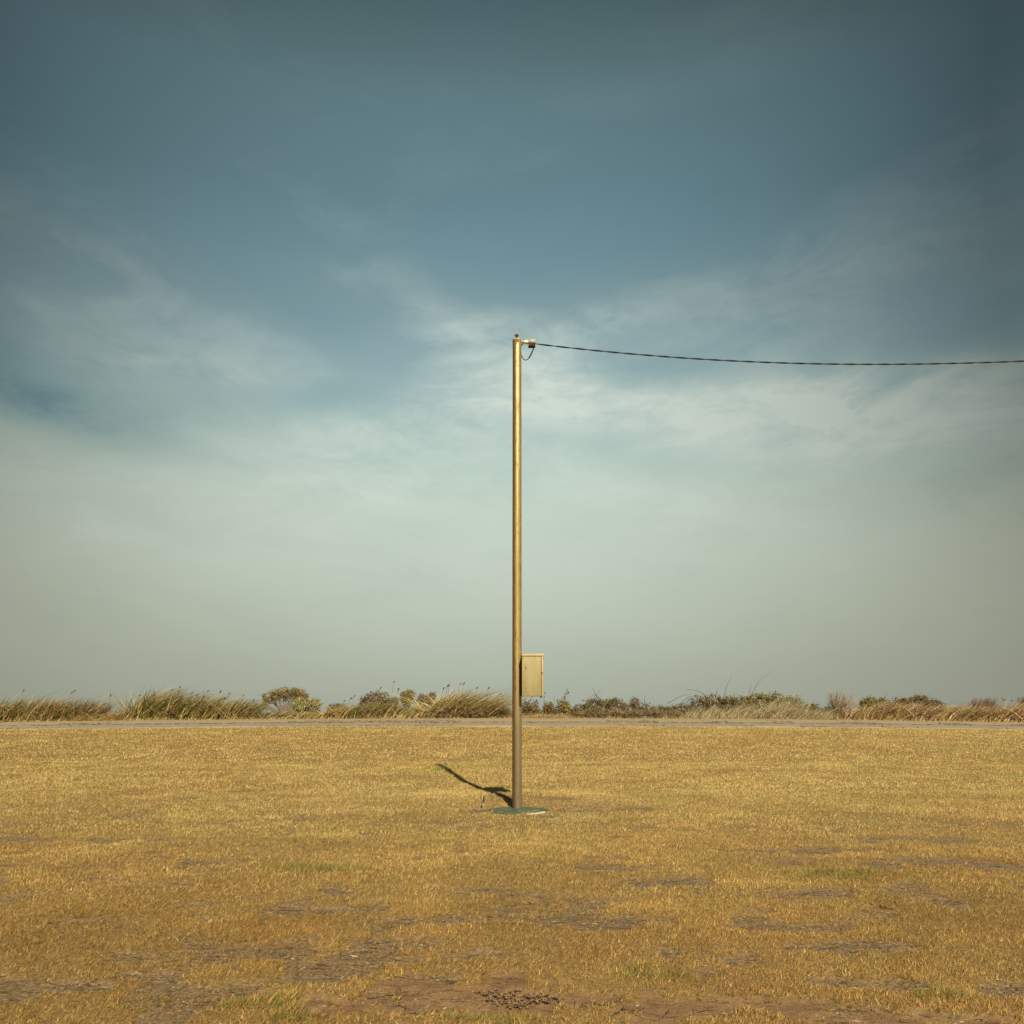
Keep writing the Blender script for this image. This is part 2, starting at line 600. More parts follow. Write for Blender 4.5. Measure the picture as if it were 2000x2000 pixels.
# ---- painted steel of the pole and box
def painted(name, paint, paint2, rust, low=False, rust_amt=0.0, rough=0.38, left=0.0, pits=1.0, metal=0.0):
    m_, t = new_mat(name)
    tcx = t.n('ShaderNodeTexCoord')
    pos = tcx.outputs['Object']
    sp = t.n('ShaderNodeSeparateXYZ')
    t.l(pos, sp.inputs[0])
    st = t.scalevec(pos, (1, 1, 0.16))
    n1 = t.noise(st, 9.0, 6.0, 0.65)
    n2 = t.noise(st, 38.0, 5.0, 0.7)
    n3 = t.noise(pos, 85.0, 4.0, 0.7)
    c = t.mix(t.ramp(n1, [(0.35, 0.0), (0.7, 1.0)]), paint, paint2)
    r = t.math('ADD', t.math('MULTIPLY', n2, 0.55), t.math('MULTIPLY', n3, 0.45))
    r = t.math('ADD', r, rust_amt)
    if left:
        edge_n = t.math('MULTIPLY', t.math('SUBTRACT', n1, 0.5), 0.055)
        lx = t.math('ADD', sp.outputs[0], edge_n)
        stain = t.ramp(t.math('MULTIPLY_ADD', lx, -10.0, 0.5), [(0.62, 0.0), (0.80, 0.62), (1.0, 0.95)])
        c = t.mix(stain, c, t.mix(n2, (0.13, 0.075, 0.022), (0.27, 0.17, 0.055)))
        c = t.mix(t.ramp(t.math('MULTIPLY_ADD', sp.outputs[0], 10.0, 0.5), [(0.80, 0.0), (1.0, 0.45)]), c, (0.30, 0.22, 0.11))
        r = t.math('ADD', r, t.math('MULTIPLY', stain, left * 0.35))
    if low:
        lo = t.math('SUBTRACT', 1.0, t.math('DIVIDE', t.math('SUBTRACT', sp.outputs[2], 1.15), 1.3), clamp=True)
        low_c = t.mix(t.math('MULTIPLY_ADD', sp.outputs[0], 4.0, t.math('MULTIPLY', n2, 0.8), clamp=True), (0.10, 0.078, 0.055), (0.33, 0.285, 0.215))
        c = t.mix(t.math('MULTIPLY', lo, 0.85), c, low_c)
        mid = t.math('SUBTRACT', 1.0, t.math('DIVIDE', t.math('ABSOLUTE', t.math('SUBTRACT', sp.outputs[2], 3.0)), 2.8), clamp=True)
        c = t.mix(t.math('MULTIPLY', mid, 0.55), c, (0.40, 0.275, 0.075))
    rf = t.ramp(r, [(0.56, 0.0), (0.63, 0.6), (0.72, 0.95)])
    c = t.mix(rf, c, rust)
    pit = t.ramp(n3, [(0.30, 0.9 * pits), (0.36, 0.0)])
    c = t.mix(pit, c, (0.13, 0.07, 0.025))
    rg = t.math('ADD', rough, t.math('MULTIPLY', rf, 0.4))
    finish(t, c, rg, 0.45, n3, 0.15, 0.003, metal)
    return m_


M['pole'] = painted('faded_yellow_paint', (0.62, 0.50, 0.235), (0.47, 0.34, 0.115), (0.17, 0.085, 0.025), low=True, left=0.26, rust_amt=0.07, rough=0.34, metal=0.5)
M['box'] = painted('cream_yellow_enamel', (0.345, 0.295, 0.135), (0.265, 0.20, 0.075), (0.20, 0.09, 0.025), rust_amt=-0.012, rough=0.6, pits=0.5)
M['boxtrim'] = painted('pale_cream_trim', (0.46, 0.365, 0.18), (0.38, 0.285, 0.125), (0.22, 0.10, 0.03), rust_amt=-0.03, rough=0.45, pits=0.4)
M['rust'] = painted('rusted_steel', (0.095, 0.045, 0.018), (0.15, 0.08, 0.035), (0.06, 0.03, 0.015), rust_amt=0.0, rough=0.8)
M['rustrun'] = painted('rust_run_stain', (0.20, 0.13, 0.045), (0.12, 0.07, 0.022), (0.08, 0.04, 0.015), rust_amt=0.02, rough=0.8)
M['rustdark'] = painted('dark_rusted_steel', (0.032, 0.014, 0.007), (0.05, 0.024, 0.012), (0.02, 0.01, 0.006), rough=0.9)
M['steel'] = painted('dull_steel', (0.36, 0.32, 0.25), (0.26, 0.22, 0.16), (0.20, 0.11, 0.05), rust_amt=-0.05, rough=0.5, pits=0.3)
M['porcelain'] = painted('pale_insulator', (0.74, 0.66, 0.46), (0.60, 0.46, 0.24), (0.20, 0.11, 0.05), rust_amt=-0.06, rough=0.3, pits=0.2)


def simple(name, c1, c2, scale, rough=0.8, spec=0.3, bump=0.2):
    m_, t = new_mat(name)
    tcx = t.n('ShaderNodeTexCoord')
    nz = t.noise(tcx.outputs['Object'], scale, 5.0, 0.65)
    finish(t, t.ramp(nz, [(0.35, c1), (0.65, c2)]), rough, spec, nz, bump, 0.004)
    return m_


M['cable'] = simple('black_cable', (0.010, 0.010, 0.009), (0.024, 0.022, 0.018), 30.0, 0.6)
M['stake_low'] = simple('pale_grey_stake', (0.20, 0.19, 0.125), (0.32, 0.29, 0.20), 40.0, 0.7)
M['stake_top'] = simple('dark_stake_rod', (0.015, 0.012, 0.010), (0.05, 0.04, 0.03), 40.0, 0.6)
M['twig_dark'] = simple('dark_twig', (0.075, 0.048, 0.03), (0.20, 0.14, 0.09), 60.0, 0.9)
M['leaf_orange'] = simple('orange_dead_leaf', (0.36, 0.13, 0.03), (0.50, 0.22, 0.06), 60.0, 0.7)

m_, t = new_mat('green_painted_concrete')
tcx = t.n('ShaderNodeTexCoord')
pos = tcx.outputs['Object']
n1 = t.noise(t.scalevec(pos, (1, 2.2, 1)), 5.5, 5.0, 0.65)
n2 = t.noise(pos, 40.0, 5.0, 0.7)
c = t.ramp(n2, [(0.3, (0.046, 0.076, 0.038)), (0.7, (0.095, 0.130, 0.066))])
dust = t.ramp(t.math('ADD', n1, t.math('MULTIPLY', n2, 0.25)), [(0.70, 0.0), (0.76, 0.85)])
c = t.mix(dust, c, (0.42, 0.27, 0.13))
finish(t, c, 0.7, 0.3, n2, 0.3, 0.004)
M['slab'] = m_
M['slabedge'] = simple('raw_concrete', (0.50, 0.44, 0.34), (0.66, 0.60, 0.48), 30.0, 0.9)

# =====================================================================
#  SETTING: GROUND, ROAD, VERGE, SEA
# =====================================================================
def grid_mesh(name, xs, ys, zf, mat, attrs=None, dz=0.0):
    X, Y = np.meshgrid(xs, ys)
    Z = zf(X, Y) + dz
    v = np.stack([X, Y, Z], -1).reshape(-1, 3)
    nx, ny = len(xs), len(ys)
    i = (np.arange(ny - 1)[:, None] * nx + np.arange(nx - 1)[None, :]).ravel()
    q = np.stack([i, i + 1, i + nx + 1, i + nx], 1)
    a = {k: f(X, Y).ravel() for k, f in (attrs or {}).items()}
    return mesh_np(name, v, quads=q, mat=mat, smooth=True, attrs=a)


xs_out = np.concatenate([np.arange(-5.2, 5.2, 0.05), np.arange(5.2, 9, 0.12), np.arange(9, 34, 0.4), [36, 40, 50, 70, 100, 160, 260, 400, 600]])
xs = np.unique(np.round(np.concatenate([xs_out, -xs_out[xs_out > 5.2]]), 4))
ys = np.unique(np.round(np.concatenate([[-600, -300, -150, -80, -40, -20, -10, -5, -2, 0, 1.5, 2.5], np.arange(3, 7.6, 0.036), np.arange(7.6, 10, 0.08),
                                        np.arange(10, 36, 0.25), np.arange(36, 58, 0.4), np.arange(58, 110, 4), [150, 300]]), 4))


def zground(X, Y):
    z = zt(X, Y)
    near = (1 - sst(9.0, 11.0, Y)) * sst(1.5, 3.0, Y)
    soil, thin, _ = patch_masks(X, Y)
    z = z - (0.020 * sst(0.05, 0.7, soil) + 0.020 * sst(0.25, 0.6, thin) * (1 - soil)) * near
    z = z + (fbm(X * 6, Y * 6, 77, 4) - 0.5) * 0.034 * near
    road = sst(35.3, 35.8, Y) * (1 - sst(44.2, 44.9, Y))
    return z - 0.05 * road                     # the road and its verge lie in this shallow bed


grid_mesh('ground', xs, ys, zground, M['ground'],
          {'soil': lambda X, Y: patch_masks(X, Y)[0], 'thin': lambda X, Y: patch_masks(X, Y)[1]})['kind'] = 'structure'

xr = np.unique(np.concatenate([np.arange(-40, 40.1, 0.5), [-600, -300, -150, -80, -55, 55, 80, 150, 300, 600]]))


def wavy_grid(name, y0, y1, n, mat, a0, a1, s, dz):
    """a strip along x with ragged edges"""
    T = np.linspace(0, 1, n)
    e0 = y0 + (fbm(xr * 0.5, xr * 0 + 3.3, s, 4) - 0.5) * a0
    e1 = y1 + (fbm(xr * 0.5, xr * 0 + 8.3, s + 5, 4) - 0.5) * a1
    X = np.repeat(xr[None, :], n, 0)
    Y = e0[None, :] * (1 - T[:, None]) + e1[None, :] * T[:, None]
    Z = zt(X, Y) + dz
    Z[0] -= 0.06
    Z[-1] -= 0.06
    Y[0] -= 0.004
    Y[-1] += 0.004
    v = np.stack([X, Y, Z], -1).reshape(-1, 3)
    nx = len(xr)
    i = (np.arange(n - 1)[:, None] * nx + np.arange(nx - 1)[None, :]).ravel()
    q = np.stack([i, i + 1, i + nx + 1, i + nx], 1)
    o = mesh_np(name, v, quads=q, mat=mat, smooth=False)
    o['kind'] = 'structure'
    return o


T_ROAD = wavy_grid('road', ROAD0 - 0.1, ROAD1, 9, M['road'], 0.9, 0.12, 40, 0.004)
wavy_grid('road_kerb', ROAD1 + 0.10, ROAD1 + 0.42, 4, M['earth'], 0.10, 0.05, 60, 0.030)
wavy_grid('road_verge', ROAD1 + 0.50, VERGE1, 14, M['verge'], 0.12, 0.8, 52, 0.018)

sv = np.array([[-25000, 78, -3], [25000, 78, -3], [25000, 40000, -3], [-25000, 40000, -3]], float)
tag(mesh_np('sea', sv, quads=[[0, 1, 2, 3]], mat=M['sea']), kind='structure')

# =====================================================================
#  DRY GRASS OF THE LAWN (stuff)
# =====================================================================
def lawn_tint(x, y, n, soil, thin, green):
    """colour of each dead, dying or green blade"""
    gold = np.array([0.61, 0.435, 0.155]); straw = np.array([0.74, 0.57, 0.27])
    orange = np.array([0.46, 0.255, 0.072]); olive = np.array([0.37, 0.335, 0.095])
    brown = np.array([0.245, 0.135, 0.055]); grey = np.array([0.44, 0.36, 0.245]); grn = np.array([0.205, 0.245, 0.062])
    u = rng.random(n)
    a = fbm(x * 0.45, y * 0.45, 71, 4)          # broad drifts
    b = fbm(x * 1.9, y * 1.9, 83, 3)
    far = sst(8.0, 16.0, y)
    w_ = np.stack([
        0.34 + 0.31 * far + 0 * u,                                # gold
        0.15 + 0.15 * far + 0.15 * thin,                          # straw
        0.36 * (1 - 0.6 * far) + 0.45 * sst(0.50, 0.66, a) + 0.42 * (1 - sst(4.5, 9.0, y)),       # orange, more of it up close: a vignette put into the tint
        0.12 + 0.45 * sst(0.50, 0.66, b) + 0.06 * far + 0.35 * sst(0.52, 0.68, fbm(x * 0.4 + 2, y * 0.6 + 7, 66, 4)),                         # olive
        0.15 * (1 - 0.6 * far) + 0.30 * thin + 0.22 * (1 - sst(4.5, 8.0, y)) + 0.3 * sst(0.56, 0.70, fbm(x * 0.6 + 9, y * 1.1, 61, 4)),                     # brown, more of it up close for the same painted vignette
        0.02 + 0.85 * thin * sst(0.40, 0.58, b),                  # grey
        0.02 + 1.9 * green + 0.10 * sst(0.56, 0.68, fbm(x * 1.1 + 4, y * 1.1, 47, 3))], 1)
    w_ /= w_.sum(1, keepdims=True)
    k = (np.cumsum(w_, 1) < u[:, None]).sum(1).clip(0, 6)
    pal = np.stack([gold, straw, orange, olive, brown, grey, grn])
    cc = pal[k]
    drift = 0.80 + 0.40 * fbm(x * 0.9 + 3, y * 1.5, 55, 5)
    nr_ = (1 - sst(5.0, 11.0, y))[:, None]
    cc = cc * 0.82 + 0.18 * np.array([0.50, 0.345, 0.125])
    cc = cc * (1 + nr_ * np.array([0.05, -0.04, -0.17]))
    r_ = rng.random((n, 1))
    return cc * (0.72 + 0.50 * r_ + nr_ * (0.16 * r_ ** 3 - 0.08 - 0.34 * (rng.random((n, 1)) < 0.36))) * drift[:, None]


def blades(bx, by, bz, h, wd, lean, az, tint, segs):
    """triangular (segs=1) or bent (segs=2) grass blades as arrays"""
    n = len(bx)
    base = np.stack([bx, by, bz], 1)
    d = np.stack([np.cos(az), np.sin(az), np.zeros(n)], 1)
    fa = az + np.pi / 2 + rng.normal(0, 0.7, n)
    sdir = np.stack([np.cos(fa), np.sin(fa), np.zeros(n)], 1) * (wd / 2)[:, None]
    up = np.array([0, 0, 1.0])
    tip = base + d * (h * np.sin(lean))[:, None] + up * (h * np.cos(lean))[:, None]
    if segs == 1:
        v = np.stack([base - sdir, base + sdir, tip], 1).reshape(-1, 3)
        tr = np.arange(3 * n).reshape(-1, 3)
        return v, tr, np.repeat(tint, 3, 0)
    l2 = lean * 0.45
    mid = base + d * (0.55 * h * np.sin(l2))[:, None] + up * (0.55 * h * np.cos(l2))[:, None]
    v = np.stack([base - sdir, base + sdir, mid + sdir * 0.8, mid - sdir * 0.8, tip], 1).reshape(-1, 3)
    k = np.arange(n)[:, None] * 5
    tr = np.concatenate([k + np.array([[0, 1, 2]]), k + np.array([[0, 2, 3]]), k + np.array([[3, 2, 4]])], 0)
    return v, tr, np.repeat(tint, 5, 0)


def scatter(y0, y1, per_m2, spread):
    """tufted points over the trapezoid of lawn that can be seen from here or a step aside"""
    area = 0.72 * (y1 * y1 - y0 * y0) + 5.0 * (y1 - y0)
    n = int(area * per_m2 / 9)
    yy = np.sqrt(rng.uniform(y0 * y0, y1 * y1, n))
    xx = rng.uniform(-1, 1, n) * (0.72 * yy + 2.5)
    k = 9
    xx = np.repeat(xx, k) + rng.normal(0, spread, n * k)
    yy = np.repeat(yy, k) + rng.normal(0, spread, n * k)
    return xx, yy


V, T_, C_ = [], [], []
off = 0
PY0 = F * (EYE - ztf(0.075, 11.95) - 0.02) / 205.6
slab_c = (0.088, PY0 - 0.24)
for (y0, y1, dens, hm, wm, segs, spread) in ((3.2, 6.6, 22000, 0.033, 0.0040, 1, 0.030), (6.6, 10, 9400, 0.034, 0.0058, 1, 0.034),
                                             (10, 15, 4400, 0.036, 0.0084, 1, 0.040), (15, 22, 1980, 0.040, 0.0127, 1, 0.050),
                                             (22, 36.4, 720, 0.048, 0.0205, 1, 0.07)):
    x, y = scatter(y0, y1, dens, spread)
    soil, thin, green = patch_masks(x, y)
    keep = rng.random(len(x)) > np.maximum(soil * 1.02 * (1 - 0.9 * green * (y < 4.25) * (x < 0.42)), thin * 0.38)
    # bare ring on the slab, ragged road edge
    sa = np.arctan2(y - slab_c[1], x - slab_c[0])
    creep = 0.22 * sst(0.42, 0.62, fbm(x * 5, y * 5, 3, 2)) * (0.4 + 0.6 * (np.cos(sa + 2.1) > 0.1)) - 0.05 * (np.cos(sa + 0.9) > 0.5)
    keep &= ((x - slab_c[0]) / 0.46) ** 2 + ((y - slab_c[1]) / 0.385) ** 2 > 1.0 - creep + 0.4 * (rng.random(len(x)) - 0.6)
    edge = ROAD0 + (fbm(x * 0.5, x * 0 + 3.3, 40, 4) - 0.5) * 0.9 + (fbm(x * 3, y * 3, 41, 2) - 0.5) * 0.7
    keep &= y < edge + (rng.random(len(x)) - 0.6) * 0.5
    x, y, soil, thin, green = x[keep], y[keep], soil[keep], thin[keep], green[keep]
    n = len(x)
    tuss = fbm(x * 2.2, y * 2.2, 19, 3)
    h = hm * (0.55 + 0.9 * rng.random(n)) * (0.65 + 0.7 * tuss) * (1 - 0.45 * thin) * (1 + 0.75 * green)
    lean = np.abs(rng.normal(0.98, 0.33, n)) * (1 - 0.25 * green) + 0.45 * thin
    lean = np.clip(lean + 0.15 * (y < 7), 0.05, 1.45)
    az = np.where(rng.random(n) < 0.62, rng.normal(0.15, 0.8, n), rng.uniform(0, 2 * np.pi, n)) + (fbm(x * 1.3, y * 1.3, 23, 3) - 0.5) * 2.2
    wd = wm * (0.7 + 0.6 * rng.random(n))
    z = zground(x, y) - 0.004
    z = z + 0.022 * (((x - slab_c[0]) / 0.44) ** 2 + ((y - slab_c[1]) / 0.37) ** 2 < 1.0)
    v, tr, cc = blades(x, y, z, h, wd, lean, az, lawn_tint(x, y, n, soil, thin, green), segs)
    V.append(v); T_.append(tr + off); C_.append(cc)
    off += len(v)
tag(mesh_np('lawn_grass', np.concatenate(V), tris=np.concatenate(T_), mat=M['grass'], tint=np.concatenate(C_)), kind='stuff')
del V, T_, C_

# =====================================================================
#  POLE, BOX, SLAB, STAKE, CABLE
# =====================================================================
PY = F * (EYE - ztf(0.075, 11.95) - 0.02) / 205.6
PX = (1009.8 - 1000) * PY / F
UP = PY / F                      # metres per photo pixel at the pole
zs = ztf(PX, 12.1) - 0.002
SLAB_T = zs + 0.022
pole = tag(empty('utility_pole', (PX, PY, SLAB_T)),
           'tall weathered yellow steel pole standing alone on a green concrete pad in the dry lawn', 'utility pole')


def loc(px, py, d=PY):
    """photo pixel at depth d -> coordinates local to the pole"""
    p = P(px, py, d)
    return Vector((p.x - PX, p.y - PY, p.z - SLAB_T))


ztop = loc(1010, 664).z
bm = bmesh.new()
nseg = 40
bm_tube(bm, [(0, 0, -0.04 + (ztop + 0.04) * k / nseg) for k in range(nseg + 1)],
        [0.0718 + (0.0648 - 0.0718) * k / nseg for k in range(nseg + 1)], 40)
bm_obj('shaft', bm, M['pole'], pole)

bm = bmesh.new()                                           # domed end cap with a rim
bm_tube(bm, [(0, 0, ztop - 0.012), (0, 0, ztop + 0.004), (0, 0, ztop + 0.013), (0, 0, ztop + 0.018)], [0.0665, 0.0668, 0.055, 0.02], 40)
bm_obj('end_cap', bm, M['boxtrim'], pole)
bm = bmesh.new()                                           # rusty clamp on the cap
bm_box(bm, (-0.026, -0.05, ztop + 0.016), (0.018, 0.03, ztop + 0.066), 0.004)
bm_tube(bm, [(-0.040, -0.02, ztop + 0.058), (0.028, -0.02, ztop + 0.058)], 0.006, 8)
bm_tube(bm, [(-0.004, -0.052, ztop + 0.06), (-0.004, -0.056, ztop - 0.005)], 0.012, 8)
bm_obj('top_clamp', bm, M['rustdark'], pole)
bm = bmesh.new()
bm_tube(bm, [(-0.005, -0.015, ztop + 0.06), (-0.005, -0.015, ztop + 0.148)], 0.0065, 8)
rod = bm_obj('rod', bm, M['steel'], pole)
bm = bmesh.new()
bm_tube(bm, [(-0.022, -0.015, ztop + 0.150), (0.052, -0.015, ztop + 0.153)], 0.006, 8)
bm_obj('cross_bar', bm, M['steel'], pole)
# rust run under the clamp, a thin flaking sheet wrapped on the shaft
bm = bmesh.new()
cols = []
for k in range(9):
    a = math.radians(-128 + 8 * k)
    r = 0.0668
    top = ztop - 0.013
    bot = ztop - (0.125 - 0.010 * k + 0.018 * math.sin(k * 2.1))
    cols.append((bm.verts.new((r * math.cos(a), r * math.sin(a), top)), bm.verts.new((r * math.cos(a), r * math.sin(a), bot))))
for (a0, a1), (b0, b1) in zip(cols, cols[1:]):
    bm.faces.new((a0, a1, b1, b0))
rs = bm_obj('rust_run', bm, M['rustrun'], pole)

# cable bracket: neck, insulator, clamp
zb = loc(1025, 668).z
bm = bmesh.new()
bm_tube(bm, [(0.055, 0, zb + 0.004), (0.115, 0, zb + 0.002)], 0.0165, 16)
bm_tube(bm, [(0.064, 0, zb + 0.004), (0.072, 0, zb + 0.004)], 0.026, 16)
bm_obj('bracket_neck', bm, M['boxtrim'], pole)
bm = bmesh.new()
xs_i = [0.105, 0.110, 0.125, 0.135, 0.145, 0.160, 0.176]
rr = [0.020, 0.029, 0.031, 0.026, 0.031, 0.031, 0.024]
bm_tube(bm, [(a, 0, zb - 0.002) for a in xs_i], rr, 18)
bm_obj('insulator', bm, M['porcelain'], pole)
bm = bmesh.new()
x0, x1 = loc(1032.5, 0).x, loc(1045.5, 0).x
bm_box(bm, (x0, -0.045, zb - 0.026), (x1, 0.045, zb + 0.026), 0.005)
clamp = bm_obj('cable_clamp', bm, M['steel'], pole)
bm = bmesh.new()
bm_box(bm, (x0 + 0.002, -0.04, zb - 0.076), (x1 - 0.001, 0.04, zb - 0.028), 0.005)
bm_box(bm, (x0 - 0.006, -0.030, zb - 0.080), (x0 + 0.010, 0.03, zb - 0.060), 0.003)
bm_obj('clamp_block', bm, M['rustdark'], clamp)


def smooth_pts(pts, n=8):
    pts = [Vector(p) for p in pts]
    q = [pts[0] * 2 - pts[1]] + pts + [pts[-1] * 2 - pts[-2]]
    out = []
    for i in range(1, len(q) - 2):
        for k in range(n):
            s = k / n
            a, b, c_, d = q[i - 1], q[i], q[i + 1], q[i + 2]
            out.append(0.5 * ((2 * b) + (c_ - a) * s + (2 * a - 5 * b + 4 * c_ - d) * s * s + (3 * b - a - 3 * c_ + d) * s ** 3))
    out.append(pts[-1])
    return out


for k, (rx_, dy) in enumerate(((0.0, -0.018), (1.6, 0.014))):
    pts = [loc(1043.5 - rx_, 674), loc(1042.0 - rx_ * 0.7, 682), loc(1038 - rx_ * 1.1, 692), loc(1032.5 - rx_ * 0.6, 700.5),
           loc(1026, 703.2), loc(1021.5, 700), loc(1018.2, 694), loc(1014.5, 688)]
    for i, p in enumerate(pts):
        p.y = dy * max(0, 1 - i / 4.0)
    bm = bmesh.new()
    bm_tube(bm, smooth_pts(pts), 0.0062, 8)
    bm_obj('drip_loop', bm, M['cable'], pole)
bm = bmesh.new()
bm_tube(bm, smooth_pts([loc(1022.5, 671), loc(1020.3, 672.6), loc(1018.5, 675), loc(1015, 678)]), 0.0075, 8)
bm_obj('lead_wire', bm, M['cable'], pole)

# a weld bead and bolt low on the shaft
bm = bmesh.new()
bm_tube(bm, [(0.012, -0.066, 0.172), (0.012, -0.083, 0.172)], 0.008, 6)
bm_obj('bolt', bm, M['rust'], pole)
# ---- junction box on the side of the pole
FD = 11.95                                                 # depth of its front
bx0 = 0.071
bx1 = P(1057.2, 0, FD).x - PX
bx2 = P(1061.0, 0, FD).x - PX
bx3 = P(1063.0, 0, FD).x - PX
bz0 = P(0, 1359.5, FD).z - SLAB_T
bz1 = P(0, 1281.5, FD).z - SLAB_T
bz2 = P(0, 1277.0, FD).z - SLAB_T
by0, by1 = FD - PY, 0.28
bm = bmesh.new()
bm_box(bm, (bx0, by0, bz0), (bx1, by1, bz1), 0.006)
box = bm_obj('junction_box', bm, M['box'], pole)
tag(box, 'cream yellow steel box bolted to the side of the pole')
bm = bmesh.new()                                           # hood with a front and a side lip
bm_box(bm, (bx0 - 0.004, by0 - 0.012, bz1 + 0.001), (bx3, by1 + 0.01, bz2), 0.004)
bm_box(bm, (bx2 + 0.003, by0 - 0.010, bz1 - 0.030), (bx3 - 0.001, by1 + 0.008, bz1 + 0.0005), 0.002)
bm_obj('hood', bm, M['boxtrim'], box)
bm = bmesh.new()                                           # the door closes the right-hand side; its returned edge shows
zmid = P(0, 1314.5, FD).z - SLAB_T
bm_box(bm, (bx1 + 0.004, by0 - 0.006, bz0 - 0.006), (bx2, by1 - 0.01, bz1 - 0.002), 0.005)
door = bm_obj('door', bm, M['boxtrim'], box)
bm = bmesh.new()
bm_tube(bm, [(bx1 + 0.012, by0 - 0.008, zmid - 0.012), (bx1 + 0.012, by0 - 0.008, zmid + 0.012)], 0.0075, 10)
bm_obj('hinge', bm, M['rust'], door)
bm = bmesh.new()
bm_box(bm, (bx1 - 0.018, by0 + 0.02, bz0 - 0.022), (bx1 + 0.012, by0 + 0.05, bz0 - 0.002), 0.003)
bm_obj('latch', bm, M['rust'], box)
for zf_ in (0.18, 0.80):
    bm = bmesh.new()
    zz = bz0 + (bz1 - bz0) * zf_
    ring = [(0.0735 * math.cos(a), 0.0735 * math.sin(a)) for a in np.linspace(math.radians(5), math.radians(150), 26)]
    for dz0, dz1, rr_ in ((-0.014, 0.014, 1.0),):
        prev = None
        for (a, b) in ring:
            v0, v1 = bm.verts.new((a, b, zz + dz0)), bm.verts.new((a, b, zz + dz1))
            if prev:
                bm.faces.new((prev[0], v0, v1, prev[1]))
            prev = (v0, v1)
    bmesh.ops.solidify(bm, geom=bm.faces[:], thickness=-0.0025)
    bm_obj('mounting_band', bm, M['pole'], box)

# ---- rust scratches on the box face: thin flakes standing a hair proud
flk = [[(1024.5, 1296), (1026.5, 1302), (1029.5, 1308), (1026, 1306), (1025, 1301)],
       [(1025, 1309), (1026.5, 1310.5), (1025.2, 1312)],
       [(1025.2, 1342), (1027, 1344), (1029, 1346.2), (1026.6, 1345.8)],
       [(1021.8, 1351), (1024.6, 1354), (1023.2, 1354.6)],
       [(1023.5, 1332), (1024.6, 1333.5), (1024, 1337), (1023.4, 1335)],
       [(1021.5, 1284), (1023, 1285), (1022.4, 1288), (1021.4, 1287)]]
for f_ in flk:
    bm = bmesh.new()
    vs_ = []
    for (a, b) in f_:
        p = P(a, b, FD)
        vs_.append(bm.verts.new((p.x - PX, by0 - 0.0012, p.z - SLAB_T)))
    bm.faces.new(vs_)
    r = bmesh.ops.extrude_face_region(bm, geom=bm.faces[:])
    for g in r['geom']:
        if isinstance(g, bmesh.types.BMVert):
            g.co.y += 0.0035
    bm_obj('rust_scar', bm, M['rust'], box, smooth=False)

# ---- green painted pad round the foot of the pole
pad = tag(empty('concrete_pad', (slab_c[0], slab_c[1], zs)),
          'low round concrete pad painted green with chipped edges under the pole', 'concrete pad')
nP = 72
outl = []
for k in range(nP):
    a = 2 * math.pi * k / nP
    r = 1.0 + 0.05 * math.sin(3 * a + 0.6) + 0.03 * math.sin(7 * a + 2) + 0.02 * math.sin(13 * a)
    if -2.95 < (a if a < math.pi else a - 2 * math.pi) < -2.55:
        r -= 0.07
    outl.append((0.440 * r * math.cos(a), 0.37 * r * math.sin(a)))
def rim(k, painted_):
    a = 2 * math.pi * k / nP
    a = a if a < math.pi else a - 2 * math.pi
    if not painted_:
        return 0.985
    chip = 0.955 + 0.02 * math.sin(9 * a) if -1.25 < a < -0.35 else 1.0 + 0.008 * math.sin(17 * a)
    return chip - (0.06 if -2.95 < a < -2.75 else 0.0)


for nm, mat, z0, z1, pt in (('raw_base', M['slabedge'], -0.06, 0.017, False), ('painted_top', M['slab'], 0.0065, 0.0222, True)):
    bm = bmesh.new()
    b0 = [bm.verts.new((x_ * rim(k, pt), y_ * rim(k, pt), z0)) for k, (x_, y_) in enumerate(outl)]
    b1 = [bm.verts.new((x_ * rim(k, pt), y_ * rim(k, pt), z1 - 0.004)) for k, (x_, y_) in enumerate(outl)]
    b2 = [bm.verts.new((x_ * rim(k, pt) * 0.985, y_ * rim(k, pt) * 0.985, z1)) for k, (x_, y_) in enumerate(outl)]
    for k in range(nP):
        j = (k + 1) % nP
        bm.faces.new((b0[k], b0[j], b1[j], b1[k]))
        bm.faces.new((b1[k], b1[j], b2[j], b2[k]))
    bm.faces.new(b2)
    bm_obj(nm, bm, mat, pad, smooth=False)

# ---- small stake beside the pad
gx, gy = px2ground(943, 1581.5)
gz = ztf(gx, gy)
stake = tag(empty('marker_stake', (gx, gy, gz)), 'short thin stake with a dark tip leaning beside the green pad', 'stake')
bm = bmesh.new()
bm_tube(bm, [(0, 0, -0.03), (0.006, 0.002, 0.05), (0.012, 0.004, 0.098)], [0.013, 0.0125, 0.012], 12)
bm_obj('sleeve', bm, M['stake_low'], stake)
bm = bmesh.new()
bm_tube(bm, [(0.012, 0.004, 0.096), (0.014, 0.005, 0.15), (0.019, 0.006, 0.208)], [0.0125, 0.011, 0.0055], 10)
bm_obj('tip', bm, M['stake_top'], stake)

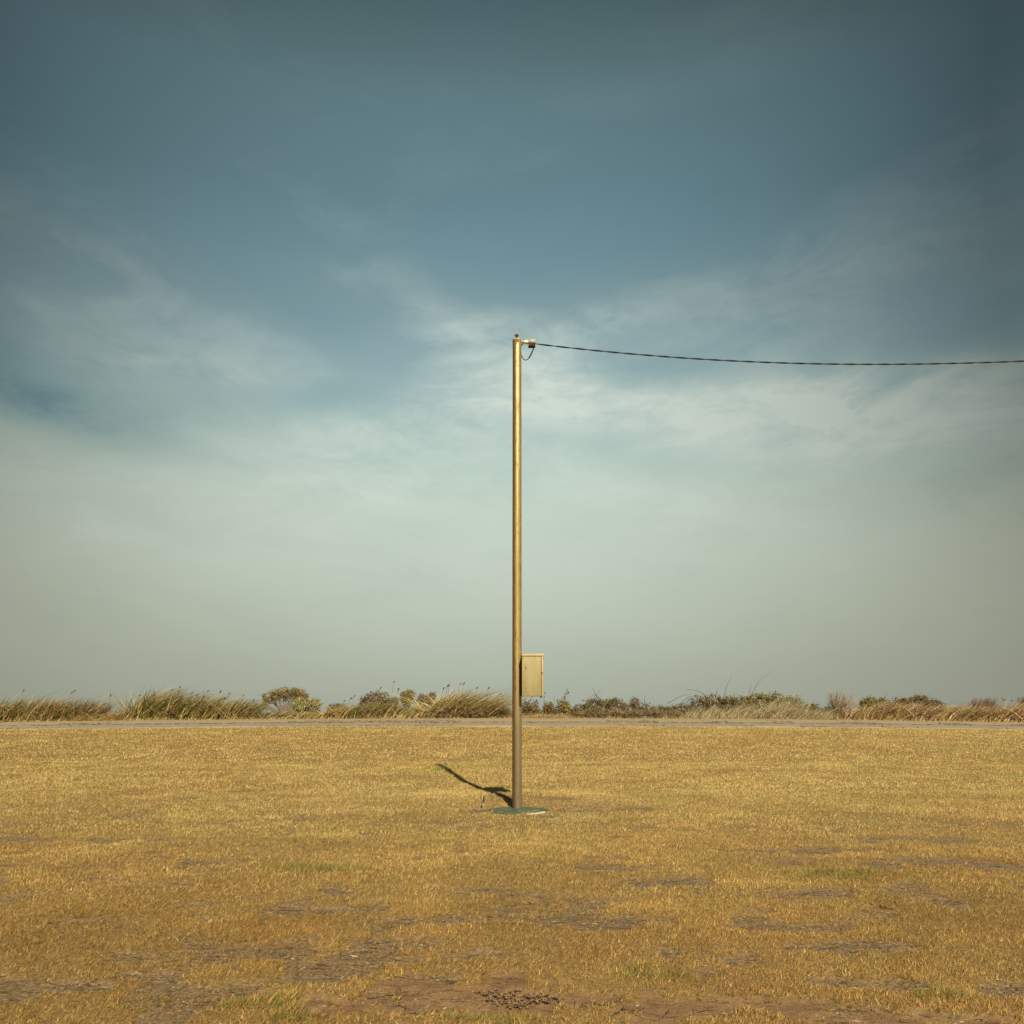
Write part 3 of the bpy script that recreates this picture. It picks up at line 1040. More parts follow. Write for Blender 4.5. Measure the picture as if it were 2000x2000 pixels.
# ---- overhead cable: two strands twisted round each other
cab0 = P(1044.5, 671.5, PY)
cable = tag(empty('overhead_cable', cab0), 'thin twisted black cable sagging through the sky from the pole top', 'cable')
KX, KV, KP = 1698.0, 711.5, 9.4e-5
line = []
for px in np.arange(1044.5, 2700, 3.0):
    d = PY - 1.1 * ((px - 1044.5) / 955.0)
    row = KV - KP * (px - KX) ** 2 if px <= KX else KV - 7.0e-5 * (px - KX) ** 2
    line.append(P(px, row, d) - cab0)
TW = 33.0 * 2
for s in (0, 1):
    pts = []
    for k, p in enumerate(line):
        a = math.pi * s + 2 * math.pi * (k * 3.0) / TW
        pts.append(p + Vector((0, math.cos(a), math.sin(a)))  * 0.0056)
    bm = bmesh.new()
    bm_tube(bm, pts, 0.0064, 8)
    bm_obj('strand', bm, M['cable'], cable)

# =====================================================================
#  REEDS, DRY GRASSES AND SHRUBS BEHIND THE ROAD
# =====================================================================
PAL = {
    'reed': [((0.46, 0.33, 0.15), 4), ((0.36, 0.25, 0.12), 3), ((0.20, 0.20, 0.06), 3), ((0.31, 0.28, 0.08), 3), ((0.20, 0.125, 0.07), 3), ((0.40, 0.24, 0.10), 1.5)],
    'reedgreen': [((0.44, 0.335, 0.15), 4), ((0.34, 0.25, 0.11), 3), ((0.19, 0.195, 0.055), 3), ((0.31, 0.285, 0.08), 2.5), ((0.19, 0.125, 0.065), 4)],
    'reedpale': [((0.56, 0.44, 0.22), 5), ((0.44, 0.33, 0.15), 4), ((0.34, 0.31, 0.09), 3), ((0.21, 0.20, 0.06), 2), ((0.24, 0.16, 0.08), 2)],
    'straw': [((0.50, 0.41, 0.25), 5), ((0.40, 0.32, 0.19), 4), ((0.28, 0.21, 0.12), 3), ((0.26, 0.24, 0.10), 1.5)],
    'orange': [((0.40, 0.235, 0.10), 3), ((0.46, 0.335, 0.165), 4), ((0.24, 0.135, 0.07), 4), ((0.24, 0.22, 0.07), 2), ((0.54, 0.44, 0.26), 1.5)],
    'tan': [((0.50, 0.37, 0.16), 5), ((0.42, 0.29, 0.12), 4), ((0.32, 0.19, 0.08), 2), ((0.30, 0.28, 0.09), 1)],
}


for _k in PAL:
    PAL[_k] = [(tuple(min(0.72, c_ * 1.12) for c_ in col), wt) for col, wt in PAL[_k]]


def pick(pal, n, lo=0.50, span=0.95):
    cs = np.array([c for c, _ in pal])
    ws = np.array([w_ for _, w_ in pal], float)
    k = rng.choice(len(cs), n, p=ws / ws.sum())
    return cs[k] * (lo + span * rng.random((n, 1)))


def strips(base, az, length, width, lean0, lean1, tint, segs=4, face=None):
    """bending tapered leaf strips: lean goes from lean0 at the root to lean1 at the tip"""
    n = len(base)
    d = np.stack([np.cos(az), np.sin(az), np.zeros(n)], 1)
    fa = np.where(rng.random(n) < 0.5, az + np.pi / 2 + rng.normal(0, 0.6, n), rng.normal(0, 0.5, n)) if face is None else face
    sd = np.stack([np.cos(fa), np.sin(fa), np.zeros(n)], 1) * (width / 2)[:, None]
    up = np.array([0, 0, 1.0])
    p = base.copy()
    rows = []
    for k in range(segs + 1):
        s = k / segs
        tw = max(0.06, (1 - s) ** 0.7 if s > 0.25 else 0.75 + s)
        rows.append(p - sd * tw)
        rows.append(p + sd * tw)
        ln = lean0 + (lean1 - lean0) * ((k + 0.5) / segs)
        p = p + (d * np.sin(ln)[:, None] + up * np.cos(ln)[:, None]) * (length / segs)[:, None]
    v = np.stack(rows, 1).reshape(-1, 3)
    m2 = 2 * (segs + 1)
    k0 = np.arange(n)[:, None] * m2
    q = np.concatenate([k0 + np.array([[2 * j, 2 * j + 1, 2 * j + 3, 2 * j + 2]]) for j in range(segs)], 0)
    return v, q, np.repeat(tint, m2, 0)


def tubes_np(paths, radii, tints):
    """many thin three-sided tubes; paths: list of (k,3) arrays"""
    Vv, Qq, Cc, o = [], [], [], 0
    ang = np.array([0, 2.094, 4.189])
    for pth, r, c in zip(paths, radii, tints):
        pth = np.asarray(pth, float)
        k = len(pth)
        tg = np.gradient(pth, axis=0)
        tg /= np.linalg.norm(tg, axis=1, keepdims=True) + 1e-9
        a = np.cross(tg, np.array([0.31, 0.87, 0.21]))
        a /= np.linalg.norm(a, axis=1, keepdims=True) + 1e-9
        b = np.cross(tg, a)
        rr = np.linspace(r, r * 0.35, k)[:, None, None]
        ring = pth[:, None, :] + rr * (a[:, None, :] * np.cos(ang)[None, :, None] + b[:, None, :] * np.sin(ang)[None, :, None])
        Vv.append(ring.reshape(-1, 3))
        for j in range(k - 1):
            for e in range(3):
                f = (e + 1) % 3
                Qq.append((o + 3 * j + e, o + 3 * j + f, o + 3 * j + 3 + f, o + 3 * j + 3 + e))
        Cc.append(np.repeat(np.asarray(c)[None, :], 3 * k, 0))
        o += 3 * k
    return np.concatenate(Vv), np.array(Qq), np.concatenate(Cc)


def place(px, depth):
    x = (px - 1000.0) * depth / F
    return x, depth, ztf(x, depth)


# shared seed-head mesh
bm = bmesh.new()
bm_tube(bm, [(0, 0, 0), (0.01, 0, 0.03), (0.03, 0.004, 0.08), (0.07, 0.0, 0.13), (0.10, 0, 0.135)], [0.010, 0.028, 0.036, 0.026, 0.006], 6)
HEAD = bpy.data.meshes.new('seed_head')
bm.to_mesh(HEAD); bm.free()
HEAD.materials.append(simple('brown_seed_head', (0.07, 0.04, 0.025), (0.16, 0.095, 0.055), 30.0, 0.9))


def reed_clump(name, cat, label, x0, x1, top, depth, pal='reed', n=420, heads=(), lean=0.55, tall=(), base_row=None, group='reeds and tall dry grasses along the road', width=0.052, arch=0.55, tall_w=0.062):
    """px columns x0..x1, rows in the photo: top = crest of the leaf mass, tall = (column,row) of single tall blades, heads = (column,row) of seed heads"""
    n = int(n * 1.7)
    m_px = depth / F
    xc, yc, zc_ = place((x0 + x1) / 2, depth)
    root = tag(empty(name, (xc, yc, zc_)), label, cat, group)
    half = (x1 - x0) / 2 * m_px
    base_r = HOR + (EYE - zc_) / m_px
    H = (base_r - top) * m_px
    bx = rng.uniform(-1, 1, n) * half
    by = rng.uniform(-0.7, 0.7, n)
    bz = zt(bx + xc, by + yc) - zc_ - 0.02
    prof = 0.72 + 0.28 * np.sqrt(np.clip(1 - (bx / half) ** 2, 0, 1))
    hh = H * prof * (0.52 + 0.60 * rng.random(n))
    lng = rng.random(n) < 0.07
    hh[lng] *= rng.uniform(1.05, 1.38, lng.sum())
    short = rng.random(n) < 0.25
    hh[short] *= 0.5
    az = rng.normal(0.0, 0.42, n)
    fl = rng.random(n) < 0.07
    az[fl] += np.pi
    l0 = np.abs(rng.normal(lean * 0.95, 0.2, n))
    l1 = np.minimum(l0 + np.abs(rng.normal(arch, 0.4, n)), 1.9)
    cosm = sum(np.cos(l0 + (l1 - l0) * f) for f in (0.125, 0.375, 0.625, 0.875)) / 4
    L = hh / np.clip(cosm, 0.40, 1)
    bx = bx - 0.35 * hh * np.sin((l0 + l1) / 2)
    base = np.stack([bx, by, bz], 1)
    v, q, cc = strips(base, az, L, width * (0.6 + 0.8 * rng.random(n)), l0, l1, pick(PAL[pal], n))
    Vs, Qs, Cs, o = [v], [q], [cc], len(v)
    if tall:
        nt = len(tall)
        th = np.array([(base_r - r) * m_px for _, r in tall])
        tx = np.array([(cpx - 1000) * m_px - xc for cpx, _ in tall])
        l0 = rng.uniform(0.25, 0.5, nt)
        l1 = l0 + rng.uniform(0.05, 0.5, nt)
        mid = (l0 + l1) / 2
        b = np.stack([tx - th * np.tan(mid), rng.uniform(-0.3, 0.3, nt), np.zeros(nt)], 1)
        v, q, cc = strips(b, rng.normal(0, 0.2, nt), th / np.cos(mid), np.full(nt, tall_w), l0, l1, pick(PAL[pal], nt), 5, face=np.zeros(nt))
        Vs.append(v); Qs.append(q + o); Cs.append(cc); o += len(v)
    f = mesh_np('blades', np.concatenate(Vs), quads=np.concatenate(Qs), mat=M['reed'], parent=root, tint=np.concatenate(Cs))
    f['kind'] = 'stuff'
    for (hx, hr) in heads:
        hz = (base_r - hr) * m_px - 0.10
        hx_ = (hx - 1000) * m_px - xc
        yy = rng.uniform(-0.3, 0.3)
        ln = rng.uniform(0.15, 0.45)
        pth = np.array([[hx_ - hz * math.tan(ln) * (1 - s) ** 1.4, yy, hz * s] for s in np.linspace(0, 1, 6)])
        v, q, cc = tubes_np([pth], [0.026], [np.array([0.30, 0.205, 0.105])])
        st = mesh_np('stalk', v, quads=q, mat=M['twig'], parent=root, tint=cc)
        h_ = bpy.data.objects.new('seed_head', HEAD)
        h_.location = (hx_, yy, hz - 0.01)
        h_.rotation_euler = (0, rng.uniform(-0.1, 0.7), rng.uniform(-0.6, 0.6))
        s_ = rng.uniform(0.8, 1.25)
        h_.scale = (s_, s_, s_)
        link(h_)
        h_.parent = st
    return root


def leaves_in(lobes, n, size, pal, up_bias=0.3, clump=0.10, shell=0.62):
    """leaf quads clustered into sprigs over ellipsoid lobes: (cx,cy,cz,rx,ry,rz)"""
    vol = np.array([l[3] * l[5] for l in lobes])
    cnt = np.maximum(10, (n * vol / vol.sum())).astype(int)
    Vs, Cs = [], []
    for l, k in zip(lobes, cnt):
        sp_n = max(6, k // 14)
        u = rng.normal(0, 1, (sp_n, 3))
        u /= np.linalg.norm(u, axis=1, keepdims=True)
        r = shell + (1.10 - shell) * rng.random(sp_n) ** 0.7
        r *= 0.86 + 0.28 * rng.random(sp_n)
        spc = u * r[:, None]
        sprig_t = 0.72 + 0.5 * rng.random(sp_n)
        sprig_c = pick(pal, sp_n, 0.85, 0.3)
        w_ = rng.integers(0, sp_n, k)
        c = spc[w_] * np.array([l[3], l[4], l[5]]) + np.array([l[0], l[1], l[2]]) + rng.normal(0, clump, (k, 3)) * np.array([1, 1, 0.85])
        nn = u[w_] * 0.7 + rng.normal(0, 0.6, (k, 3)) + np.array([0, 0, up_bias])
        nn /= np.linalg.norm(nn, axis=1, keepdims=True)
        a = np.cross(nn, rng.normal(0, 1, (k, 3)))
        a /= np.linalg.norm(a, axis=1, keepdims=True) + 1e-9
        b = np.cross(nn, a)
        s = size * (0.6 + 0.8 * rng.random((k, 1)))
        q = np.stack([c - a * s, c - b * s * 0.45, c + a * s, c + b * s * 0.45], 1)
        Vs.append(q.reshape(-1, 3))
        col = sprig_c[w_] * (sprig_t[w_] * (0.8 + 0.4 * rng.random(k)))[:, None]
        Cs.append(np.repeat(col, 4, 0))
    v = np.concatenate(Vs)
    return v, np.arange(len(v)).reshape(-1, 4), np.concatenate(Cs)


LEAF = {
    'olive': [((0.105, 0.095, 0.026), 4), ((0.16, 0.135, 0.036), 3), ((0.075, 0.065, 0.022), 3), ((0.21, 0.165, 0.05), 1.5)],
    'olivedark': [((0.065, 0.055, 0.022), 4), ((0.095, 0.08, 0.030), 3), ((0.13, 0.10, 0.036), 2), ((0.12, 0.075, 0.035), 1.5)],
    'goldolive': [((0.17, 0.135, 0.042), 4), ((0.12, 0.10, 0.028), 4), ((0.08, 0.062, 0.02), 2.5), ((0.24, 0.20, 0.075), 1.2)],
    'sage': [((0.24, 0.235, 0.11), 4), ((0.18, 0.175, 0.072), 4), ((0.11, 0.10, 0.04), 3), ((0.31, 0.30, 0.16), 2)],
    'brown': [((0.14, 0.09, 0.055), 4), ((0.19, 0.125, 0.075), 3), ((0.10, 0.065, 0.04), 3)],
    'greybrown': [((0.15, 0.118, 0.070), 4), ((0.115, 0.088, 0.05), 4), ((0.085, 0.07, 0.032), 3), ((0.21, 0.18, 0.12), 1.5)],
    'green': [((0.085, 0.095, 0.022), 4), ((0.13, 0.13, 0.03), 3), ((0.055, 0.06, 0.018), 2)],
}


for _k in LEAF:
    LEAF[_k] = [((col[0] * 1.75, col[1] * 1.55, col[2] * 1.35), wt) for col, wt in LEAF[_k]]


def branch_paths(n, h, spread, lobes=None, wob=0.06):
    out = []
    for k in range(n):
        if lobes is not None:
            l = lobes[k % len(lobes)]
            e = np.array([l[0] + rng.normal(0, 0.4) * l[3], l[1] + rng.normal(0, 0.4) * l[4], l[2] + rng.uniform(-0.5, 0.6) * l[5]])
        else:
            e = np.array([rng.normal(0, spread), rng.normal(0, spread * 0.5), h * rng.uniform(0.6, 1.0)])
        s0 = np.array([e[0] * 0.25 + rng.normal(0, 0.06), e[1] * 0.2, -0.03])
        s = np.linspace(0, 1, 6)[:, None]
        pth = s0 * (1 - s) + e * s
        pth[:, :2] -= (e[:2] * 0.22)[None, :] * np.sin(s * np.pi)
        pth[1:-1] += rng.normal(0, wob, (4, 3)) * 0.6
        out.append(pth)
    return out


def shrub(name, cat, label, boxes, depth, pal='olive', n=1800, size=0.045, stems=10, stem_c=(0.20, 0.16, 0.11), spikes=(), group='shrubs behind the road', clump=0.08, twigs=0, shell=0.62, spike_c=(0.16, 0.11, 0.07), spike_leaf=0):
    """boxes: crown lobes as photo boxes (x0, x1, top, bottom); spikes: bare stems ((x0,row0),(x1,row1)[,(x2,row2)])"""
    m_px = depth / F
    xc_px = (min(b[0] for b in boxes) + max(b[1] for b in boxes)) / 2
    xc, yc, zc_ = place(xc_px, depth)
    root = tag(empty(name, (xc, yc, zc_)), label, cat, group)

    def L(px, row):
        return (px - 1000) * m_px - xc, EYE + (HOR - row) * m_px - zc_
    n = int(n * 1.8)
    size *= 1.25
    lobes = []
    for (a, b, tp, bt) in boxes:
        xa, zb_ = L(a, bt)
        xb, zt_ = L(b, tp)
        lobes.append(((xa + xb) / 2, rng.uniform(-0.25, 0.25), (zb_ + zt_) / 2, (xb - xa) / 2 * 0.88, max(0.35, (xb - xa) / 2 * 0.6), (zt_ - zb_) / 2 * 0.86))
    pth = branch_paths(stems, 1, 0.3, lobes)
    if twigs:
        for k in range(twigs):
            l = lobes[k % len(lobes)]
            u = rng.normal(0, 1, 3)
            u[2] = abs(u[2]) + 0.4
            u /= np.linalg.norm(u)
            c = np.array(l[:3]) + np.array([0, 0, -0.3 * l[5]])
            e = c + u * np.array(l[3:]) * rng.uniform(0.9, 1.25)
            e[2] = min(e[2], l[2] + l[5] * 1.15)
            s0 = c + (e - c) * rng.uniform(0.1, 0.4)
            pth.append(np.array([s0, (s0 + e) / 2 + rng.normal(0, 0.03, 3), e]))
    rad = [0.022] * stems + [0.009] * twigs
    sc = np.array(stem_c)
    v, q, cc = tubes_np(pth, rad, [sc * rng.uniform(0.7, 1.3) for _ in pth])
    so = mesh_np('stems', v, quads=q, mat=M['twig'], parent=root, tint=cc)
    so['kind'] = 'stuff'
    if n:
        v, q, cc = leaves_in(lobes, n, size, LEAF[pal], clump=clump, shell=shell)
        v[:, 2] = np.maximum(v[:, 2], -0.02 + 0.03 * rng.random(len(v)))
        cr = mesh_np('crown', v, quads=q, mat=M['leaf'], parent=root, tint=cc)
        cr['kind'] = 'stuff'
    for sp_ in spikes:
        pts = [Vector((L(a, r)[0], 0.0, L(a, r)[1])) for a, r in sp_]
        pts = np.array([list(p) for p in smooth_pts(pts, 5)])
        pts[:, 1] += rng.uniform(-0.3, 0.1)
        v, q, cc = tubes_np([pts], [0.022], [np.array(spike_c)])
        so = mesh_np('dead_branch', v, quads=q, mat=M['twig'], parent=root, tint=cc)
        if spike_leaf:
            k = spike_leaf
            idx = rng.integers(len(pts) // 3, len(pts), k)
            c = pts[idx] + rng.normal(0, 0.045, (k, 3))
            a = rng.normal(0, 0.03, (k, 3)); b = rng.normal(0, 0.02, (k, 3))
            vv = np.stack([c - a, c - b, c + a, c + b], 1).reshape(-1, 3)
            mesh_np('leaf_spray', vv, quads=np.arange(len(vv)).reshape(-1, 4), mat=M['leaf'], parent=so, tint=np.repeat(pick(LEAF[pal], k), 4, 0))['kind'] = 'stuff'
    return root


def broom(name, cat, label, x0, x1, top, foot, depth, n=70, color=(0.25, 0.17, 0.10), group='shrubs behind the road', lean=0.25):
    """bare twiggy bush: stems rising from one foot and forking"""
    m_px = depth / F
    xf, yf, zf_ = place(foot, depth)
    root = tag(empty(name, (xf, yf, zf_)), label, cat, group)
    base_r = HOR + (EYE - zf_) / m_px
    H = (base_r - top) * m_px
    xa, xb = (x0 - foot) * m_px, (x1 - foot) * m_px
    pth, rad, tn = [], [], []
    for k in range(n):
        e = np.array([rng.uniform(xa, xb), rng.normal(0, 0.3), H * rng.uniform(0.55, 1.02)])
        e[2] *= 1 - 0.25 * abs(2 * (e[0] - xa) / (xb - xa) - 1.0) ** 2
        s = np.linspace(0, 1, 6)[:, None]
        p = np.array([rng.normal(0, 0.08), rng.normal(0, 0.08), -0.02]) * (1 - s) + e * s
        p[:, 0] -= 0.22 * e[0] * np.sin(s[:, 0] * np.pi)
        p[1:-1] += rng.normal(0, 0.025, (4, 3))
        pth.append(p); rad.append(0.016); tn.append(np.array(color) * rng.uniform(0.6, 1.5))
        for j in range(4):
            i = rng.integers(2, 5)
            b = p[i]
            t_ = b + np.array([rng.normal(0.05, 0.12), rng.normal(0, 0.12), rng.uniform(0.12, 0.38)])
            if t_[2] > H * 1.03:
                t_[2] = H * 1.03
            pth.append(np.array([b, (b + t_) / 2 + rng.normal(0, 0.015, 3), t_]))
            rad.append(0.009); tn.append(np.array(color) * rng.uniform(0.7, 1.6))
    v, q, cc = tubes_np(pth, rad, tn)
    st = mesh_np('stems', v, quads=q, mat=M['twig'], parent=root, tint=cc)
    st['kind'] = 'stuff'
    return root


# ----- left to right; rows and columns as seen from the camera point fix where each one stands
RD = 45.6
reed_clump('reed_clump', 'reeds', 'brown and straw reed clump at the far left end, two tall stout blades standing up', -14, 66, 1366, RD, 'reed', 520, tall=[(26, 1342), (51, 1340), (8, 1357), (26, 1358)], heads=[(39, 1347)])
reed_clump('reed_clump', 'reeds', 'shaggy straw reed clump with fanned fine tips, second from the left end', 58, 118, 1362, RD, 'reed', 420, tall=[(84, 1347), (95, 1346), (112, 1353), (66, 1350), (105, 1352)])
reed_clump('reed_clump', 'reeds', 'reed clump with one long blade slanting far over the low shrub', 112, 190, 1366, RD + 0.3, 'reed', 420, tall=[(203, 1352), (180, 1360), (160, 1365)], heads=[(134, 1350), (141, 1347)])
reed_clump('sedge_mound', 'dry grass', 'low tan sedge mound in front of the small grey twiggy shrub', 150, 232, 1384, RD - 0.5, 'tan', 300, lean=0.9, width=0.022, arch=1.0)
broom('twiggy_shrub', 'shrub', 'small grey twiggy shrub peeping out between reed clumps above the tan sedge', 182, 222, 1372, 202, 48.0, 90, (0.13, 0.105, 0.085))
reed_clump('reed_clump', 'reeds', 'sparse short reeds with thin dark-headed stalks in the low gap of the bed', 208, 268, 1386, RD + 0.2, 'tan', 230, tall=[(236, 1366), (247, 1364)], heads=[(217, 1356), (232, 1377), (261, 1379), (272, 1356), (281, 1359)])
reed_clump('reed_clump', 'reeds', 'big dense reed clump left of the three-headed shrub, rising highest of that stretch', 258, 352, 1348, RD, 'reedgreen', 760, heads=[(302, 1357), (336, 1345), (350, 1349), (353, 1341)], tall=[(345, 1352)])
reed_clump('reed_clump', 'reeds', 'leaning reed clump with drooping brown seed heads next to the highest reeds', 340, 420, 1356, RD, 'reedgreen', 620, heads=[(374, 1353), (384, 1357), (402, 1347), (396, 1359)], tall=[(414, 1340), (401, 1342)])
reed_clump('reed_clump', 'reeds', 'yellow green reed clump with seed heads sloping down to the three-headed shrub', 410, 500, 1366, RD, 'reedgreen', 640, heads=[(427, 1350), (448, 1352), (473, 1356), (440, 1362), (497, 1367)], tall=[(443, 1347), (480, 1366), (503, 1370)])
shrub('three_headed_shrub', 'shrub', 'olive shrub with three rounded heads on bare grey stems', [(510, 531, 1351, 1376), (531, 550, 1344, 1370), (545, 567, 1339, 1370), (566, 586, 1342, 1369), (578, 604, 1345, 1374), (512, 524, 1370, 1388)], 48.0, 'goldolive', 3800, 0.030, 90, (0.27, 0.225, 0.175), clump=0.07, twigs=60)
shrub('sage_bush', 'shrub', 'pale sage green bush leaning on the three-headed shrub', [(568, 602, 1360, 1394), (598, 630, 1361, 1396), (588, 612, 1368, 1390)], 46.8, 'sage', 3000, 0.032, 12, clump=0.07)
reed_clump('reed_clump', 'reeds', 'low mixed reeds spread before the foot of the three-headed shrub', 492, 572, 1388, RD, 'reedgreen', 420, lean=0.8, tall=[(527, 1376), (548, 1378)])
reed_clump('reed_clump', 'reeds', 'low pale reeds spread before the sage green bush', 560, 642, 1388, RD, 'reedpale', 420, lean=0.7, tall=[(628, 1380), (645, 1374)])
broom('twiggy_shrub', 'shrub', 'dark brown twiggy shrub half buried in reeds right of the sage green bush', 634, 684, 1374, 660, 47.2, 150, (0.15, 0.105, 0.07))
reed_clump('reed_clump', 'reeds', 'reeds with curled brown heads between the sage green bush and the dark dome-shaped bush', 634, 706, 1376, RD, 'reed', 460, heads=[(642, 1375), (671, 1366), (684, 1362), (693, 1358), (655, 1374)], tall=[(690, 1368)])
shrub('domed_bush', 'shrub', 'dark olive dome-shaped bush rising from the reeds under the tallest seed stalks', [(704, 734, 1357, 1390), (720, 750, 1351, 1390), (738, 768, 1353, 1390)], 48.2, 'olivedark', 2200, 0.042, 12)
reed_clump('reed_clump', 'reeds', 'reed clump under the dark dome-shaped bush, carrying the tallest leaning seed stalks', 684, 776, 1370, RD, 'reedgreen', 700, heads=[(723, 1350), (740, 1342), (749, 1350), (770, 1330), (776, 1345)], tall=[(743, 1356), (770, 1360), (777, 1355)])
shrub('round_bush', 'small tree', 'small round green bush on a thin stem standing alone against the sky', [(783, 800, 1350, 1374), (790, 808, 1346, 1368), (786, 806, 1358, 1382)], 49.5, 'olive', 1300, 0.036, 8, (0.20, 0.16, 0.11))
shrub('round_bush', 'shrub', 'tiny dark green bush tip beside the round bush on a thin stem', [(766, 777, 1362, 1376)], 49.0, 'green', 300, 0.035, 4)
shrub('flat_topped_bush', 'shrub', 'purple brown flat-topped bush between the round bush and the tall pale reeds', [(812, 830, 1353, 1384), (824, 842, 1354, 1384), (836, 854, 1351, 1384)], 49.0, 'brown', 2200, 0.030, 50, (0.15, 0.10, 0.07), clump=0.05, twigs=70)
reed_clump('reed_clump', 'reeds', 'low yellowish reeds below the round bush and the flat-topped bush', 766, 850, 1379, RD, 'reedpale', 640, lean=0.6, tall=[(826, 1356), (838, 1365)])
reed_clump('reed_clump', 'reeds', 'tall pale reed clump nearest the pole on its left side, swept over by the wind', 838, 912, 1348, RD, 'reedpale', 760, heads=[(866, 1344), (873, 1338), (876, 1337), (898, 1333), (905, 1334)], tall=[(887, 1341), (903, 1345)], lean=0.75)
reed_clump('reed_clump', 'reeds', 'long pale reeds arching out toward the pole from the tall swept clump', 900, 966, 1354, RD + 0.2, 'reedpale', 620, heads=[(930, 1342), (975, 1353), (953, 1343)], tall=[(942, 1340), (957, 1347), (962, 1353), (950, 1349)], lean=0.9)
shrub('low_brown_bush', 'shrub', 'low brown bush at the foot of the tall pale reeds by the road', [(846, 894, 1384, 1404), (886, 962, 1382, 1404)], RD - 0.6, 'greybrown', 1800, 0.030, 24, clump=0.06, twigs=60)
broom('twiggy_shrub', 'shrub', 'sparse bare twigs directly left of the pole against the pale sea', 958, 1006, 1370, 984, 46.6, 45, (0.27, 0.21, 0.13))
shrub('leafy_sapling', 'shrub', 'sparse leafy shrub directly right of the pole under the yellow box', [(1016, 1036, 1364, 1400), (1032, 1052, 1366, 1402)], 46.6, 'olivedark', 520, 0.045, 18, spikes=[[(1062, 1400), (1063, 1352)], [(1020, 1385), (1040, 1362)]], spike_leaf=16, shell=0.3)
shrub('leafy_sapling', 'shrub', 'thin leafy shrub with a bare upright stick, between the yellow box and the leaning spray', [(1060, 1084, 1368, 1402)], 46.8, 'olivedark', 360, 0.045, 12, spikes=[[(1080, 1396), (1083, 1359)]], shell=0.3)
shrub('leafy_sapling', 'shrub', 'shrub with one tall leaning leafy spray right of the box', [(1086, 1116, 1366, 1400)], 46.4, 'olive', 620, 0.045, 14, spikes=[[(1098, 1378), (1104, 1360), (1109, 1346)], [(1092, 1374), (1102, 1358), (1112, 1349)]], spike_leaf=22, shell=0.4)
reed_clump('sedge_mound', 'dry grass', 'low dry yellow grass along the road right of the pole foot', 1012, 1118, 1391, RD - 0.6, 'tan', 460, lean=0.9, width=0.020, arch=1.0)
shrub('mounded_bush', 'shrub', 'dark olive bush with bare crossed dead branches on top', [(1112, 1150, 1374, 1404), (1140, 1188, 1362, 1402), (1176, 1226, 1363, 1402)], 46.6, 'olivedark', 3600, 0.042, 22,
      spikes=[[(1172, 1372), (1164, 1356), (1157, 1343)], [(1160, 1362), (1168, 1352), (1174, 1346)], [(1156, 1357), (1168, 1361), (1192, 1392)], [(1143, 1374), (1152, 1360)]])
shrub('low_scrub', 'shrub', 'low grey brown scrub along the road before the bush with crossed dead branches', [(1112, 1150, 1384, 1405), (1140, 1186, 1380, 1405), (1176, 1222, 1383, 1405)], 45.4, 'greybrown', 1900, 0.030, 40, twigs=120, clump=0.07, shell=0.3)
shrub('low_scrub', 'shrub', 'low pale scrub along the road before the twiggy bush with a dark pointed top', [(1212, 1262, 1384, 1405), (1252, 1300, 1382, 1405), (1290, 1340, 1384, 1405)], 45.4, 'greybrown', 1900, 0.030, 40, (0.27, 0.225, 0.15), twigs=140, clump=0.07, shell=0.3)
shrub('low_scrub', 'shrub', 'low brown scrub between the yellow box and the leaning leafy spray', [(1022, 1060, 1378, 1402), (1050, 1096, 1380, 1402)], 47.6, 'olivedark', 1200, 0.032, 24, twigs=60, clump=0.08, shell=0.3)
reed_clump('wispy_grass', 'dry grass', 'wisp of thin pale grass stems rising above the bush with crossed dead branches', 1176, 1216, 1374, 46.2, 'straw', 60, tall=[(1208, 1338), (1224, 1323), (1200, 1350), (1190, 1348)], width=0.010, tall_w=0.018)
shrub('twiggy_bush', 'shrub', 'grey brown twiggy bush with a dark pointed top right of the bush with crossed branches', [(1196, 1246, 1374, 1404), (1228, 1248, 1361, 1384), (1240, 1284, 1373, 1404)], 46.0, 'greybrown', 2600, 0.032, 40, twigs=120, spikes=[[(1258, 1376), (1260, 1355)]], clump=0.06)
shrub('low_dark_bush', 'shrub', 'low dark bush under the long arching dead branch', [(1276, 1318, 1378, 1404), (1310, 1354, 1375, 1404)], 46.2, 'greybrown', 2000, 0.036, 30, twigs=80,
      spikes=[[(1304, 1374), (1330, 1360), (1352, 1355)], [(1330, 1376), (1350, 1366), (1362, 1352)], [(1378, 1359), (1366, 1350), (1341, 1346)], [(1322, 1380), (1344, 1362), (1364, 1358)]], spike_c=(0.10, 0.07, 0.045))
shrub('mounded_bush', 'shrub', 'rounded dark olive bush left of the broadest bush, one thin stalk above it', [(1340, 1392, 1359, 1402), (1372, 1420, 1353, 1402), (1404, 1440, 1356, 1402)], 47.4, 'olivedark', 3400, 0.042, 20, spikes=[[(1414, 1358), (1419, 1338), (1428, 1321)], [(1400, 1357), (1402, 1345)]])
shrub('mounded_bush', 'shrub', 'broadest olive bush of the row with one long curved stalk above its crest', [(1424, 1474, 1357, 1402), (1456, 1506, 1351, 1402), (1490, 1540, 1352, 1402), (1522, 1570, 1359, 1402)], 47.4, 'olive', 5600, 0.042, 30, spikes=[[(1470, 1356), (1483, 1332), (1508, 1311)], [(1461, 1355), (1467, 1337)]])
reed_clump('dry_grass_clump', 'dry grass', 'thin fan of dry grass before the rounded bush left of the broadest bush', 1340, 1432, 1376, RD - 0.2, 'straw', 330, lean=0.5, width=0.020)
reed_clump('dry_grass_clump', 'dry grass', 'grey straw grass clump before the left part of the broadest bush', 1424, 1500, 1372, RD, 'straw', 420, lean=0.6, width=0.022)
reed_clump('dry_grass_clump', 'dry grass', 'dense pale straw grass before the middle of the broadest bush', 1484, 1556, 1366, RD, 'straw', 520, lean=0.7, width=0.022)
